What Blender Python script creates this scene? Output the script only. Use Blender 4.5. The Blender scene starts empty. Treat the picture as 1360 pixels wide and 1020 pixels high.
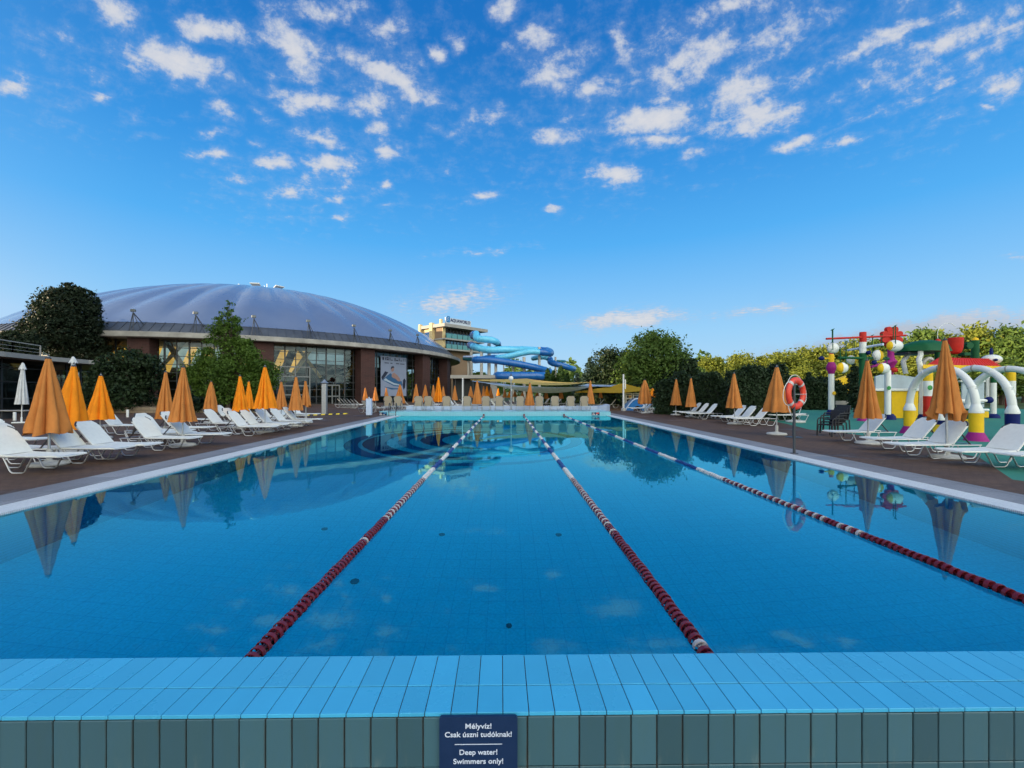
import bpy, math, random
import numpy as np
from mathutils import Vector, Matrix, noise as mnoise
R = math.radians
scene = bpy.context.scene
COL = scene.collection
rnd = random.Random(7)

# ------------------------------------------------------------------ picture to place
F, VX, VY, H = 560.0, 672.0, 520.0, 1.6
def G(px, py, z=0.03):
    Y = F*(H-z)/(py-VY)
    return Vector(((px-VX)/F*Y, Y, z))
def P(px, py, Y):
    return Vector(((px-VX)/F*Y, Y, H-(py-VY)*Y/F))
def X(px, Y): return (px-VX)/F*Y
def Z(py, Y): return H-(py-VY)*Y/F

# ------------------------------------------------------------------ materials
def new_mat(name):
    m = bpy.data.materials.new(name); m.use_nodes = True
    nt = m.node_tree
    return m, nt, nt.nodes['Principled BSDF'], nt.nodes['Material Output']
def N(nt, t, **kw):
    n = nt.nodes.new(t)
    for k, v in kw.items():
        if k.startswith('i_'):
            key = k[2:]
            n.inputs[int(key) if key.isdigit() else key].default_value = v
        else: setattr(n, k, v)
    return n
def L(nt, a, b): nt.links.new(a, b)
def c4(c): return (c[0], c[1], c[2], 1.0)

def pm(name, col, rough=.6, metal=0., var=.15, scale=4., bump=0., bscale=40., spec=.5, coat=0., island=0., coord='Object', detail=6):
    m, nt, b, o = new_mat(name)
    tc = N(nt, 'ShaderNodeTexCoord')
    nz = N(nt, 'ShaderNodeTexNoise', i_Scale=scale, i_Detail=detail, i_Roughness=.6)
    L(nt, tc.outputs[coord], nz.inputs['Vector'])
    mr = N(nt, 'ShaderNodeMapRange', i_1=.25, i_2=.75, i_3=1-var, i_4=1+var)
    L(nt, nz.outputs['Fac'], mr.inputs[0])
    mul = N(nt, 'ShaderNodeVectorMath', operation='SCALE')
    mul.inputs[0].default_value = col[:3]
    last = mr.outputs[0]
    if island:
        ge = N(nt, 'ShaderNodeNewGeometry')
        m2 = N(nt, 'ShaderNodeMapRange', i_3=1-island, i_4=1+island)
        L(nt, ge.outputs['Random Per Island'], m2.inputs[0])
        mm = N(nt, 'ShaderNodeMath', operation='MULTIPLY')
        L(nt, last, mm.inputs[0]); L(nt, m2.outputs[0], mm.inputs[1]); last = mm.outputs[0]
    L(nt, last, mul.inputs['Scale'])
    L(nt, mul.outputs[0], b.inputs['Base Color'])
    mr2 = N(nt, 'ShaderNodeMapRange', i_1=.25, i_2=.75, i_3=max(0.02, rough-.08), i_4=min(1, rough+.08))
    L(nt, nz.outputs['Fac'], mr2.inputs[0]); L(nt, mr2.outputs[0], b.inputs['Roughness'])
    b.inputs['Metallic'].default_value = metal
    b.inputs['Specular IOR Level'].default_value = spec
    if coat:
        b.inputs['Coat Weight'].default_value = coat; b.inputs['Coat Roughness'].default_value = .12
    if bump:
        n2 = N(nt, 'ShaderNodeTexNoise', i_Scale=bscale, i_Detail=4.)
        L(nt, tc.outputs[coord], n2.inputs['Vector'])
        bp = N(nt, 'ShaderNodeBump', i_Strength=bump, i_Distance=.02)
        L(nt, n2.outputs['Fac'], bp.inputs['Height']); L(nt, bp.outputs[0], b.inputs['Normal'])
    return m

def brick_mat(name, c1, c2, mortar, bw, bh, ms=.006, rough=.8, var=.3, vscale=.6, bump=.3, offset=.5, rot=0., spec=.4, fine=.12, rx=0., wet=0.):
    m, nt, b, o = new_mat(name)
    tc = N(nt, 'ShaderNodeTexCoord')
    mp = N(nt, 'ShaderNodeMapping'); mp.inputs['Rotation'].default_value = (rx, 0, rot)
    L(nt, tc.outputs['Object'], mp.inputs[0])
    br = N(nt, 'ShaderNodeTexBrick', offset=offset)
    br.inputs['Color1'].default_value = c4(c1); br.inputs['Color2'].default_value = c4(c2); br.inputs['Mortar'].default_value = c4(mortar)
    br.inputs['Scale'].default_value = 1; br.inputs['Mortar Size'].default_value = ms
    br.inputs['Brick Width'].default_value = bw; br.inputs['Row Height'].default_value = bh
    L(nt, mp.outputs[0], br.inputs['Vector'])
    nz = N(nt, 'ShaderNodeTexNoise', i_Scale=vscale, i_Detail=8., i_Roughness=.65); L(nt, tc.outputs['Object'], nz.inputs['Vector'])
    nf = N(nt, 'ShaderNodeTexNoise', i_Scale=35., i_Detail=3.); L(nt, tc.outputs['Object'], nf.inputs['Vector'])
    mr = N(nt, 'ShaderNodeMapRange', i_1=.28, i_2=.72, i_3=1-var, i_4=1+var); L(nt, nz.outputs['Fac'], mr.inputs[0])
    mf = N(nt, 'ShaderNodeMapRange', i_1=.3, i_2=.7, i_3=1-fine, i_4=1+fine); L(nt, nf.outputs['Fac'], mf.inputs[0])
    mm = N(nt, 'ShaderNodeMath', operation='MULTIPLY'); L(nt, mr.outputs[0], mm.inputs[0]); L(nt, mf.outputs[0], mm.inputs[1])
    sc = N(nt, 'ShaderNodeVectorMath', operation='SCALE'); L(nt, br.outputs['Color'], sc.inputs[0]); L(nt, mm.outputs[0], sc.inputs['Scale'])
    L(nt, sc.outputs[0], b.inputs['Base Color'])
    mr3 = N(nt, 'ShaderNodeMapRange', i_1=.3, i_2=.7, i_3=max(.05, rough-.15), i_4=min(1, rough+.12)); L(nt, nz.outputs['Fac'], mr3.inputs[0])
    if wet:                                            # damp patches: darker and smoother where water was splashed
        nw_ = N(nt, 'ShaderNodeTexNoise', i_Scale=.55, i_Detail=7., i_Roughness=.62); L(nt, tc.outputs['Object'], nw_.inputs['Vector'])
        wm = N(nt, 'ShaderNodeMapRange', interpolation_type='SMOOTHSTEP', i_1=.56, i_2=.66, i_3=0., i_4=wet); L(nt, nw_.outputs['Fac'], wm.inputs[0])
        dk = N(nt, 'ShaderNodeMix', data_type='RGBA', blend_type='MULTIPLY'); L(nt, wm.outputs[0], dk.inputs[0]); L(nt, sc.outputs[0], dk.inputs[6]); dk.inputs[7].default_value = (.55, .54, .55, 1); L(nt, dk.outputs[2], b.inputs['Base Color'])
        rw = N(nt, 'ShaderNodeMix', data_type='FLOAT'); L(nt, wm.outputs[0], rw.inputs[0]); L(nt, mr3.outputs[0], rw.inputs[2]); rw.inputs[3].default_value = .28; L(nt, rw.outputs[0], b.inputs['Roughness'])
    else: L(nt, mr3.outputs[0], b.inputs['Roughness'])
    b.inputs['Specular IOR Level'].default_value = spec
    inv = N(nt, 'ShaderNodeMath', operation='SUBTRACT', i_0=1.); L(nt, br.outputs['Fac'], inv.inputs[1])
    add = N(nt, 'ShaderNodeMath', operation='MULTIPLY_ADD', i_1=.25); L(nt, nf.outputs['Fac'], add.inputs[0]); L(nt, inv.outputs[0], add.inputs[2])
    bp = N(nt, 'ShaderNodeBump', i_Strength=bump, i_Distance=.006); L(nt, add.outputs[0], bp.inputs['Height']); L(nt, bp.outputs[0], b.inputs['Normal'])
    return m

def leaf_mat(name, dark, light, clump=.5, trans=.3):
    m, nt, b, o = new_mat(name)
    ge = N(nt, 'ShaderNodeNewGeometry'); tc = N(nt, 'ShaderNodeTexCoord')
    nz = N(nt, 'ShaderNodeTexNoise', i_Scale=clump, i_Detail=3.); L(nt, tc.outputs['Object'], nz.inputs['Vector'])
    ad = N(nt, 'ShaderNodeMath', operation='MULTIPLY_ADD', i_1=.5); L(nt, ge.outputs['Random Per Island'], ad.inputs[0])
    mr = N(nt, 'ShaderNodeMapRange', i_1=.3, i_2=.7, i_3=0., i_4=.5); L(nt, nz.outputs['Fac'], mr.inputs[0]); L(nt, mr.outputs[0], ad.inputs[2])
    mx = N(nt, 'ShaderNodeMix', data_type='RGBA'); L(nt, ad.outputs[0], mx.inputs[0])
    mx.inputs[6].default_value = c4(dark); mx.inputs[7].default_value = c4(light)
    L(nt, mx.outputs[2], b.inputs['Base Color']); b.inputs['Roughness'].default_value = .6; b.inputs['Specular IOR Level'].default_value = .3
    tr = N(nt, 'ShaderNodeBsdfTranslucent'); L(nt, mx.outputs[2], tr.inputs['Color'])
    ms = N(nt, 'ShaderNodeMixShader', i_0=trans); L(nt, b.outputs[0], ms.inputs[1]); L(nt, tr.outputs[0], ms.inputs[2])
    L(nt, ms.outputs[0], o.inputs['Surface'])
    return m

M = {}
M['white_fabric'] = pm('white mesh fabric', (.80, .80, .75), .65, var=.07, scale=9, bump=.15, bscale=260)
M['beige_fabric'] = pm('beige mesh fabric', (.43, .335, .235), .65, var=.06, scale=9, bump=.15, bscale=260)
M['silver'] = pm('brushed aluminium', (.55, .55, .55), .38, .85, var=.12, scale=12)
M['dark_plastic'] = pm('dark plastic', (.03, .03, .035), .45, var=.2)
M['pole_metal'] = pm('galvanised pole', (.42, .43, .44), .42, .7, var=.15, scale=8)
M['white_pole'] = pm('white painted pole', (.72, .72, .70), .4, var=.06)
M['concrete'] = pm('pale concrete', (.40, .39, .37), .85, var=.2, scale=3, bump=.4, bscale=60)
M['eave_concrete'] = pm('weathered eave concrete', (.36, .34, .31), .85, var=.35, scale=.9, bump=.4, bscale=12)
M['base_concrete'] = pm('umbrella base stone', (.50, .49, .46), .8, var=.2, scale=8, bump=.3, bscale=60)
def fabric(name, col, tl=.18):
    m = pm(name, col, .8, var=.17, scale=2.6, bump=.25, bscale=120, spec=.2)
    nt = m.node_tree; b = nt.nodes['Principled BSDF']; o = nt.nodes['Material Output']
    src = b.inputs['Base Color'].links[0].from_socket
    tr = N(nt, 'ShaderNodeBsdfTranslucent'); L(nt, src, tr.inputs['Color'])
    ms = N(nt, 'ShaderNodeMixShader', i_0=tl); L(nt, b.outputs[0], ms.inputs[1]); L(nt, tr.outputs[0], ms.inputs[2]); L(nt, ms.outputs[0], o.inputs['Surface'])
    return m
M['orange'] = fabric('bright orange canvas', (.95, .30, .015))
M['tan'] = fabric('faded tan orange canvas', (.62, .235, .06))
M['white_canvas'] = fabric('white canvas', (.72, .73, .74))
M['red'] = pm('red gloss paint', (.55, .03, .02), .5, var=.14, scale=2.2, spec=.16)
M['yellow'] = pm('yellow gloss paint', (.85, .52, .02), .5, var=.14, scale=2.2, spec=.16)
M['green'] = pm('dark green gloss paint', (.010, .095, .035), .5, var=.14, scale=2.2, spec=.16)
M['white_paint'] = pm('white gloss paint', (.78, .78, .745), .4, var=.07, scale=1.5, coat=.15)
M['navy'] = pm('navy gloss paint', (.006, .014, .115), .5, var=.14, scale=2.2, spec=.16)
M['magenta'] = pm('magenta gloss paint', (.32, .02, .19), .5, var=.14, scale=2.2, spec=.16)
M['pale_blue'] = pm('pale blue paint', (.50, .60, .78), .4, var=.05)
M['grey_panel'] = pm('pale grey panel', (.42, .50, .56), .35, var=.15, scale=1.5)
M['smile_green'] = pm('bright green sticker', (.03, .30, .06), .5)
M['ring_red'] = pm('lifebuoy orange red', (.74, .055, .02), .4, var=.06)
M['reflect_tape'] = pm('silver tape', (.52, .48, .47), .4, var=.1)
M['rope_white'] = pm('white rope', (.75, .73, .70), .8, var=.08, bump=.5, bscale=150)
M['dark_pole'] = pm('dark grey pole', (.06, .065, .075), .45, .3, var=.15)
M['blue_plastic'] = pm('blue moulded plastic', (.02, .16, .45), .35, var=.08, coat=.3)
M['float_red'] = pm('red float plastic', (.17, .010, .018), .35, var=.2, scale=30)
M['float_white'] = pm('white float plastic', (.55, .50, .49), .35, var=.12, scale=30)
M['float_clean'] = pm('clean white float plastic', (.74, .73, .72), .35, var=.08, scale=30)
M['float_blue'] = pm('blue float plastic', (.02, .06, .28), .35, var=.12, scale=30)
M['cable'] = pm('steel cable', (.2, .2, .2), .4, .8)
M['gutter'] = brick_mat('white overflow grating', (.74, .75, .76), (.70, .71, .72), (.52, .53, .55), .30, .022, .003, .5, .06, 2., .5, offset=0.)
M['strip'] = brick_mat('grey stone edging', (.27, .27, .29), (.22, .22, .24), (.13, .13, .135), .55, .55, .006, .7, .25, .8, .3, offset=0., wet=.6)
M['deck'] = brick_mat('reddish brown pavers', (.135, .080, .056), (.102, .061, .044), (.062, .041, .031), .20, .10, .006, .75, .40, .35, .5, spec=.2, wet=.7)
M['rubber_green'] = pm('green rubber paving', (.028, .215, .155), .8, var=.15, scale=1.2, bump=.3, bscale=90)
M['grass'] = pm('grass', (.05, .085, .02), .9, var=.4, scale=.6, bump=.6, bscale=15)
M['pool_tile'] = brick_mat('pool floor tile', (.38, .82, .96), (.37, .81, .95), (.27, .68, .85), .22, .22, .005, .4, .10, .25, .2, offset=0.)
M['pool_wall'] = brick_mat('pool side tile', (.16, .52, .78), (.14, .49, .75), (.05, .25, .45), .22, .11, .005, .4, .08, .25, .2, offset=0., rx=R(90))
M['far_wall'] = brick_mat('far wall tile', (.235, .55, .65), (.22, .53, .63), (.17, .42, .51), .11, .11, .006, .35, .06, .4, .1, offset=0., rx=R(90))
M['platform_tile'] = brick_mat('platform tile', (.38, .62, .70), (.36, .6, .68), (.22, .42, .5), .11, .11, .005, .45, .08, .4, .1, offset=0.)
M['mosaic_dark'] = brick_mat('navy mosaic', (.012, .05, .20), (.015, .06, .23), (.02, .10, .28), .05, .05, .004, .5, .1, .4, .1, offset=0.)
M['mosaic_mid'] = brick_mat('mid blue mosaic', (.07, .24, .48), (.06, .22, .45), (.04, .2, .4), .05, .05, .004, .5, .1, .4, .1, offset=0.)
M['brick'] = brick_mat('red brown brick', (.078, .033, .028), (.060, .027, .024), (.09, .055, .05), .5, .16, .012, .85, .25, .5, .4, rx=R(90))
M['stone'] = brick_mat('tan stone', (.35, .27, .19), (.30, .23, .16), (.16, .13, .1), .6, .22, .012, .85, .25, .6, .4, rx=R(90))
M['metal_roof'] = pm('dark standing seam roof', (.095, .105, .125), .45, .3, var=.2, scale=.8)
M['dark_frame'] = pm('dark window frame', (.05, .055, .06), .4, .3, var=.1)
M['grey_frame'] = pm('grey window frame', (.16, .17, .17), .4, .3, var=.1)
M['interior'] = pm('dark interior', (.03, .032, .03), .9, var=.5, scale=.4)
M['timber'] = pm('golden glulam timber', (.62, .33, .07), .6, var=.15, scale=2)
M['cream'] = pm('cream render', (.72, .55, .28), .85, var=.06, scale=.6)
M['brown_wall'] = pm('brown render', (.26, .17, .105), .85, var=.1, scale=.5)
M['tower_dark'] = pm('dark cladding', (.055, .055, .055), .6, var=.1, scale=.5)
M['slab'] = pm('grey slab', (.36, .34, .31), .8, var=.15, scale=.6)
M['sign_board'] = pm('pale sign board', (.55, .60, .66), .4, var=.05)
M['sign_blue'] = pm('sign blue', (.02, .20, .48), .4, var=.05)
M['letter_navy'] = pm('letter navy', (.01, .02, .10), .4, var=.05)
M['sign_navy'] = pm('navy sign enamel', (.003, .022, .078), .4, var=.10, scale=14, coat=.0)
M['letter_white'] = pm('sign lettering', (.62, .68, .80), .5, var=.04)
M['balustrade'] = pm('teal balustrade glass', (.10, .28, .27), .12, var=.1, spec=.8)
M['slide_cyan'] = pm('light cyan slide tube', (.14, .58, .82), .3, var=.1, scale=.7, coat=.4)
M['slide_blue'] = pm('deep blue slide tube', (.012, .130, .42), .3, var=.12, scale=.7, coat=.4)
M['slide_teal'] = pm('dark teal slide tube', (.02, .14, .16), .35, var=.1, coat=.3)
M['slide_post'] = pm('cream slide post', (.55, .50, .42), .6, var=.08)
M['sail_yellow'] = fabric('pale yellow sail', (.80, .60, .22), .5)
M['sail_grey'] = fabric('blue grey sail', (.52, .68, .92), .5)
M['sail_ochre'] = fabric('ochre sail', (.62, .38, .03), .5)
M['dome'] = None
M['poster'] = pm('poster print ground', (.27, .31, .42), .5, var=.12, scale=.5)
M['poster_dark'] = pm('poster dark ink', (.02, .025, .05), .5)
M['poster_blue'] = pm('poster blue ink', (.03, .11, .24), .5)
M['poster_skin'] = pm('poster skin ink', (.33, .20, .17), .5)
M['poster_pale'] = pm('poster pale ink', (.42, .50, .58), .5)
M['hotel'] = pm('shade block render', (.42, .37, .30), .85, var=.1, scale=.4)
M['bark'] = pm('bark', (.075, .055, .04), .9, var=.3, scale=6, bump=.8, bscale=14)
M['globe'] = pm('white lamp globe', (.80, .79, .76), .3, var=.04)
M['bin_yellow'] = pm('yellow bin lid', (.75, .55, .03), .5)
M['wicker'] = pm('black wicker', (.022, .021, .024), .55, var=.3, scale=30, bump=.6, bscale=160)
M['leaf_dark'] = leaf_mat('dark leaves', (.008, .017, .009), (.030, .048, .022))
M['leaf_shrub'] = leaf_mat('shrub leaves', (.012, .024, .009), (.035, .065, .022))
M['leaf_fresh'] = leaf_mat('fresh green leaves', (.040, .090, .012), (.125, .215, .030), trans=.35)
M['leaf_mid'] = leaf_mat('mid green leaves', (.050, .100, .018), (.155, .235, .042), trans=.35)
M['leaf_hedge'] = leaf_mat('hedge leaves', (.011, .025, .011), (.036, .066, .024), trans=.2)
M['leaf_yellow'] = leaf_mat('yellow green leaves', (.11, .15, .020), (.30, .32, .045), trans=.4)
M['leaf_blue'] = leaf_mat('blue green needles', (.022, .048, .036), (.055, .095, .072), trans=.2)
M['leaf_thuja'] = leaf_mat('thuja sprays', (.022, .055, .012), (.06, .12, .022), trans=.25)
M['hedge_core'] = pm('dark hedge twigs', (.008, .012, .007), .95, var=.5, scale=5)
M['pennant'] = pm('blue enamel panel', (.03, .09, .32), .4)

def dome_mat():
    m, nt, b, o = new_mat('silver blue dome membrane')
    tc = N(nt, 'ShaderNodeTexCoord')
    nz = N(nt, 'ShaderNodeTexNoise', i_Scale=.16, i_Detail=5.); L(nt, tc.outputs['Object'], nz.inputs['Vector'])
    mx = N(nt, 'ShaderNodeMix', data_type='RGBA'); L(nt, nz.outputs['Fac'], mx.inputs[0])
    mx.inputs[6].default_value = (.21, .265, .375, 1); mx.inputs[7].default_value = (.35, .395, .475, 1)
    L(nt, mx.outputs[2], b.inputs['Base Color'])
    b.inputs['Roughness'].default_value = .27; b.inputs['Metallic'].default_value = .45
    b.inputs['Coat Weight'].default_value = .5; b.inputs['Coat Roughness'].default_value = .15
    return m
M['dome'] = dome_mat()

def glass_facade(name, tint, refl=.35):
    m, nt, b, o = new_mat(name)
    g = N(nt, 'ShaderNodeBsdfGlossy'); g.inputs['Color'].default_value = (.55, .70, .74, 1); g.inputs['Roughness'].default_value = .02
    t = N(nt, 'ShaderNodeBsdfTransparent'); t.inputs['Color'].default_value = c4(tint)
    ly = N(nt, 'ShaderNodeFresnel', i_IOR=1.5)
    mr = N(nt, 'ShaderNodeMapRange', i_1=0., i_2=1., i_3=refl, i_4=1.); L(nt, ly.outputs[0], mr.inputs[0])
    tc = N(nt, 'ShaderNodeTexCoord'); nz = N(nt, 'ShaderNodeTexNoise', i_Scale=.35, i_Detail=2.); L(nt, tc.outputs['Object'], nz.inputs['Vector'])
    bp = N(nt, 'ShaderNodeBump', i_Strength=.05, i_Distance=.3); L(nt, nz.outputs['Fac'], bp.inputs['Height']); L(nt, bp.outputs[0], g.inputs['Normal'])
    ms = N(nt, 'ShaderNodeMixShader'); L(nt, mr.outputs[0], ms.inputs[0]); L(nt, t.outputs[0], ms.inputs[1]); L(nt, g.outputs[0], ms.inputs[2])
    L(nt, ms.outputs[0], o.inputs['Surface']); nt.nodes.remove(b)
    return m
M['glass'] = glass_facade('reflective facade glass', (.55, .62, .58), .03)
M['glass_tower'] = glass_facade('teal tower glass', (.25, .40, .40), .18)

def glow_mat(name, col, st):
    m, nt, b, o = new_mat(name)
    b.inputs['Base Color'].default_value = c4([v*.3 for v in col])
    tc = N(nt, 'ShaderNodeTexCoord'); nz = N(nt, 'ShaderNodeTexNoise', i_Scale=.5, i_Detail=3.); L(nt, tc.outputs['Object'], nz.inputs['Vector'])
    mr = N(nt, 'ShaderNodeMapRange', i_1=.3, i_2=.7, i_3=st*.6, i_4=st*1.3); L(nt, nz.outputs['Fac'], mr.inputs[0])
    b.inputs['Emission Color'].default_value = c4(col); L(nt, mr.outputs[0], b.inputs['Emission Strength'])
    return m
M['lit'] = glow_mat('glowing pale ceiling', (.50, .72, .78), .30); M['glow_gold'] = glow_mat('glowing golden strip', (.95, .52, .10), .55); M['glow_dim'] = glow_mat('dim emissive pane', (.45, .68, .80), .20)  # emission stands in for daylight inside the hall

def water_mat():
    m, nt, b, o = new_mat('still pool water')
    nt.nodes.remove(b)
    tc = N(nt, 'ShaderNodeTexCoord')
    nz = N(nt, 'ShaderNodeTexNoise', i_Scale=1.4, i_Detail=4., i_Roughness=.55); L(nt, tc.outputs['Object'], nz.inputs['Vector'])
    bp = N(nt, 'ShaderNodeBump', i_Strength=.05, i_Distance=.02); L(nt, nz.outputs['Fac'], bp.inputs['Height'])
    rf = N(nt, 'ShaderNodeBsdfRefraction', i_IOR=1.333, i_Roughness=0.); rf.inputs['Color'].default_value = (.55, .97, 1, 1)
    gl = N(nt, 'ShaderNodeBsdfGlossy', i_Roughness=0.); gl.inputs['Color'].default_value = (.34, .97, 1, 1)
    fr = N(nt, 'ShaderNodeFresnel', i_IOR=1.45)
    for q in (rf, gl, fr): L(nt, bp.outputs[0], q.inputs['Normal'])
    ms = N(nt, 'ShaderNodeMixShader'); L(nt, fr.outputs[0], ms.inputs[0]); L(nt, rf.outputs[0], ms.inputs[1]); L(nt, gl.outputs[0], ms.inputs[2])
    L(nt, ms.outputs[0], o.inputs['Surface'])
    va = N(nt, 'ShaderNodeVolumeAbsorption', i_Density=1.0); va.inputs['Color'].default_value = (.0, .925, .9995, 1); L(nt, va.outputs[0], o.inputs['Volume'])
    return m
M['water'] = water_mat()

def coping_mats():
    top = pm('light blue glazed coping tile', (.055, .40, .66), .30, var=.05, scale=3, island=.07, spec=.5)
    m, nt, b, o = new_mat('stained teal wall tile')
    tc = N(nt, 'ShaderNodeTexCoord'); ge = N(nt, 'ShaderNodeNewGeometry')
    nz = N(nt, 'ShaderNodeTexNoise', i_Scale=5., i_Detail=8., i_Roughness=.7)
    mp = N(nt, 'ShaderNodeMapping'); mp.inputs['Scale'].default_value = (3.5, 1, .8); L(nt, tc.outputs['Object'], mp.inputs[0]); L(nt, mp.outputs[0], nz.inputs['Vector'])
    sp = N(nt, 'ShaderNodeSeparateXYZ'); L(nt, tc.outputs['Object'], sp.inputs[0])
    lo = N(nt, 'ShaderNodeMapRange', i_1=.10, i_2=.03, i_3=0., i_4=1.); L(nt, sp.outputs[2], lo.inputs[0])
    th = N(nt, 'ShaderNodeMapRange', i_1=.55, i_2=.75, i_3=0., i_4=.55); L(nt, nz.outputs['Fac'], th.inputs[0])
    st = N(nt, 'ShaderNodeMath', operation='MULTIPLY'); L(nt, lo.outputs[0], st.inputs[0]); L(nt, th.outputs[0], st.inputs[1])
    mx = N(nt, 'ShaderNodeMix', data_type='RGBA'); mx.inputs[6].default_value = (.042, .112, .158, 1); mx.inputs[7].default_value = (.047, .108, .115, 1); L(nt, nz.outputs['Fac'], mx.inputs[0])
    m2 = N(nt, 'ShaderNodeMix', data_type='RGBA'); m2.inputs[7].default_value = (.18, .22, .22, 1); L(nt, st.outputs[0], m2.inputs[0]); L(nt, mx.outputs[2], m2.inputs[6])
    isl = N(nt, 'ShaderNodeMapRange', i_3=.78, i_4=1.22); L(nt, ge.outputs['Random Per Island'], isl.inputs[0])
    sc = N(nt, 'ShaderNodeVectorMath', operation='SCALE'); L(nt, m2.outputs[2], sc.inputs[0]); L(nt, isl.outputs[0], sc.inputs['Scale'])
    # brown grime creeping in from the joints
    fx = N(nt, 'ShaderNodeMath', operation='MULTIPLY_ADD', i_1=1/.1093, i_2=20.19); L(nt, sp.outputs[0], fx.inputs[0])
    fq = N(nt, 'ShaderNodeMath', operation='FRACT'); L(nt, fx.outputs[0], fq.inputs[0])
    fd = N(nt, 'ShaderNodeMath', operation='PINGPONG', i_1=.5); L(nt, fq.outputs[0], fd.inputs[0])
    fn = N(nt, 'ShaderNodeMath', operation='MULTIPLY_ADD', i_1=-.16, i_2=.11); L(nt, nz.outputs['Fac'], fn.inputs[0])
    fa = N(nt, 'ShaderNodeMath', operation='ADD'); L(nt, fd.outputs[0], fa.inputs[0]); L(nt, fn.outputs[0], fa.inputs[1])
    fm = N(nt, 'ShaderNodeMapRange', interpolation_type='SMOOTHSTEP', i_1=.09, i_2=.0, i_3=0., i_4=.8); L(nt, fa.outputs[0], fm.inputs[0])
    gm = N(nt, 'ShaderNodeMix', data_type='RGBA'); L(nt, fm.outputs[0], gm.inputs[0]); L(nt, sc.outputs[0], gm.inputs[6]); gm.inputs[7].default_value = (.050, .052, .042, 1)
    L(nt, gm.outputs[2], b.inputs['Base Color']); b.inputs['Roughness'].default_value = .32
    return top, m
M['coping_top'], M['coping_face'] = coping_mats()
M['grout'] = pm('dark dirty grout', (.045, .040, .034), .9, var=.4, scale=20)

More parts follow.
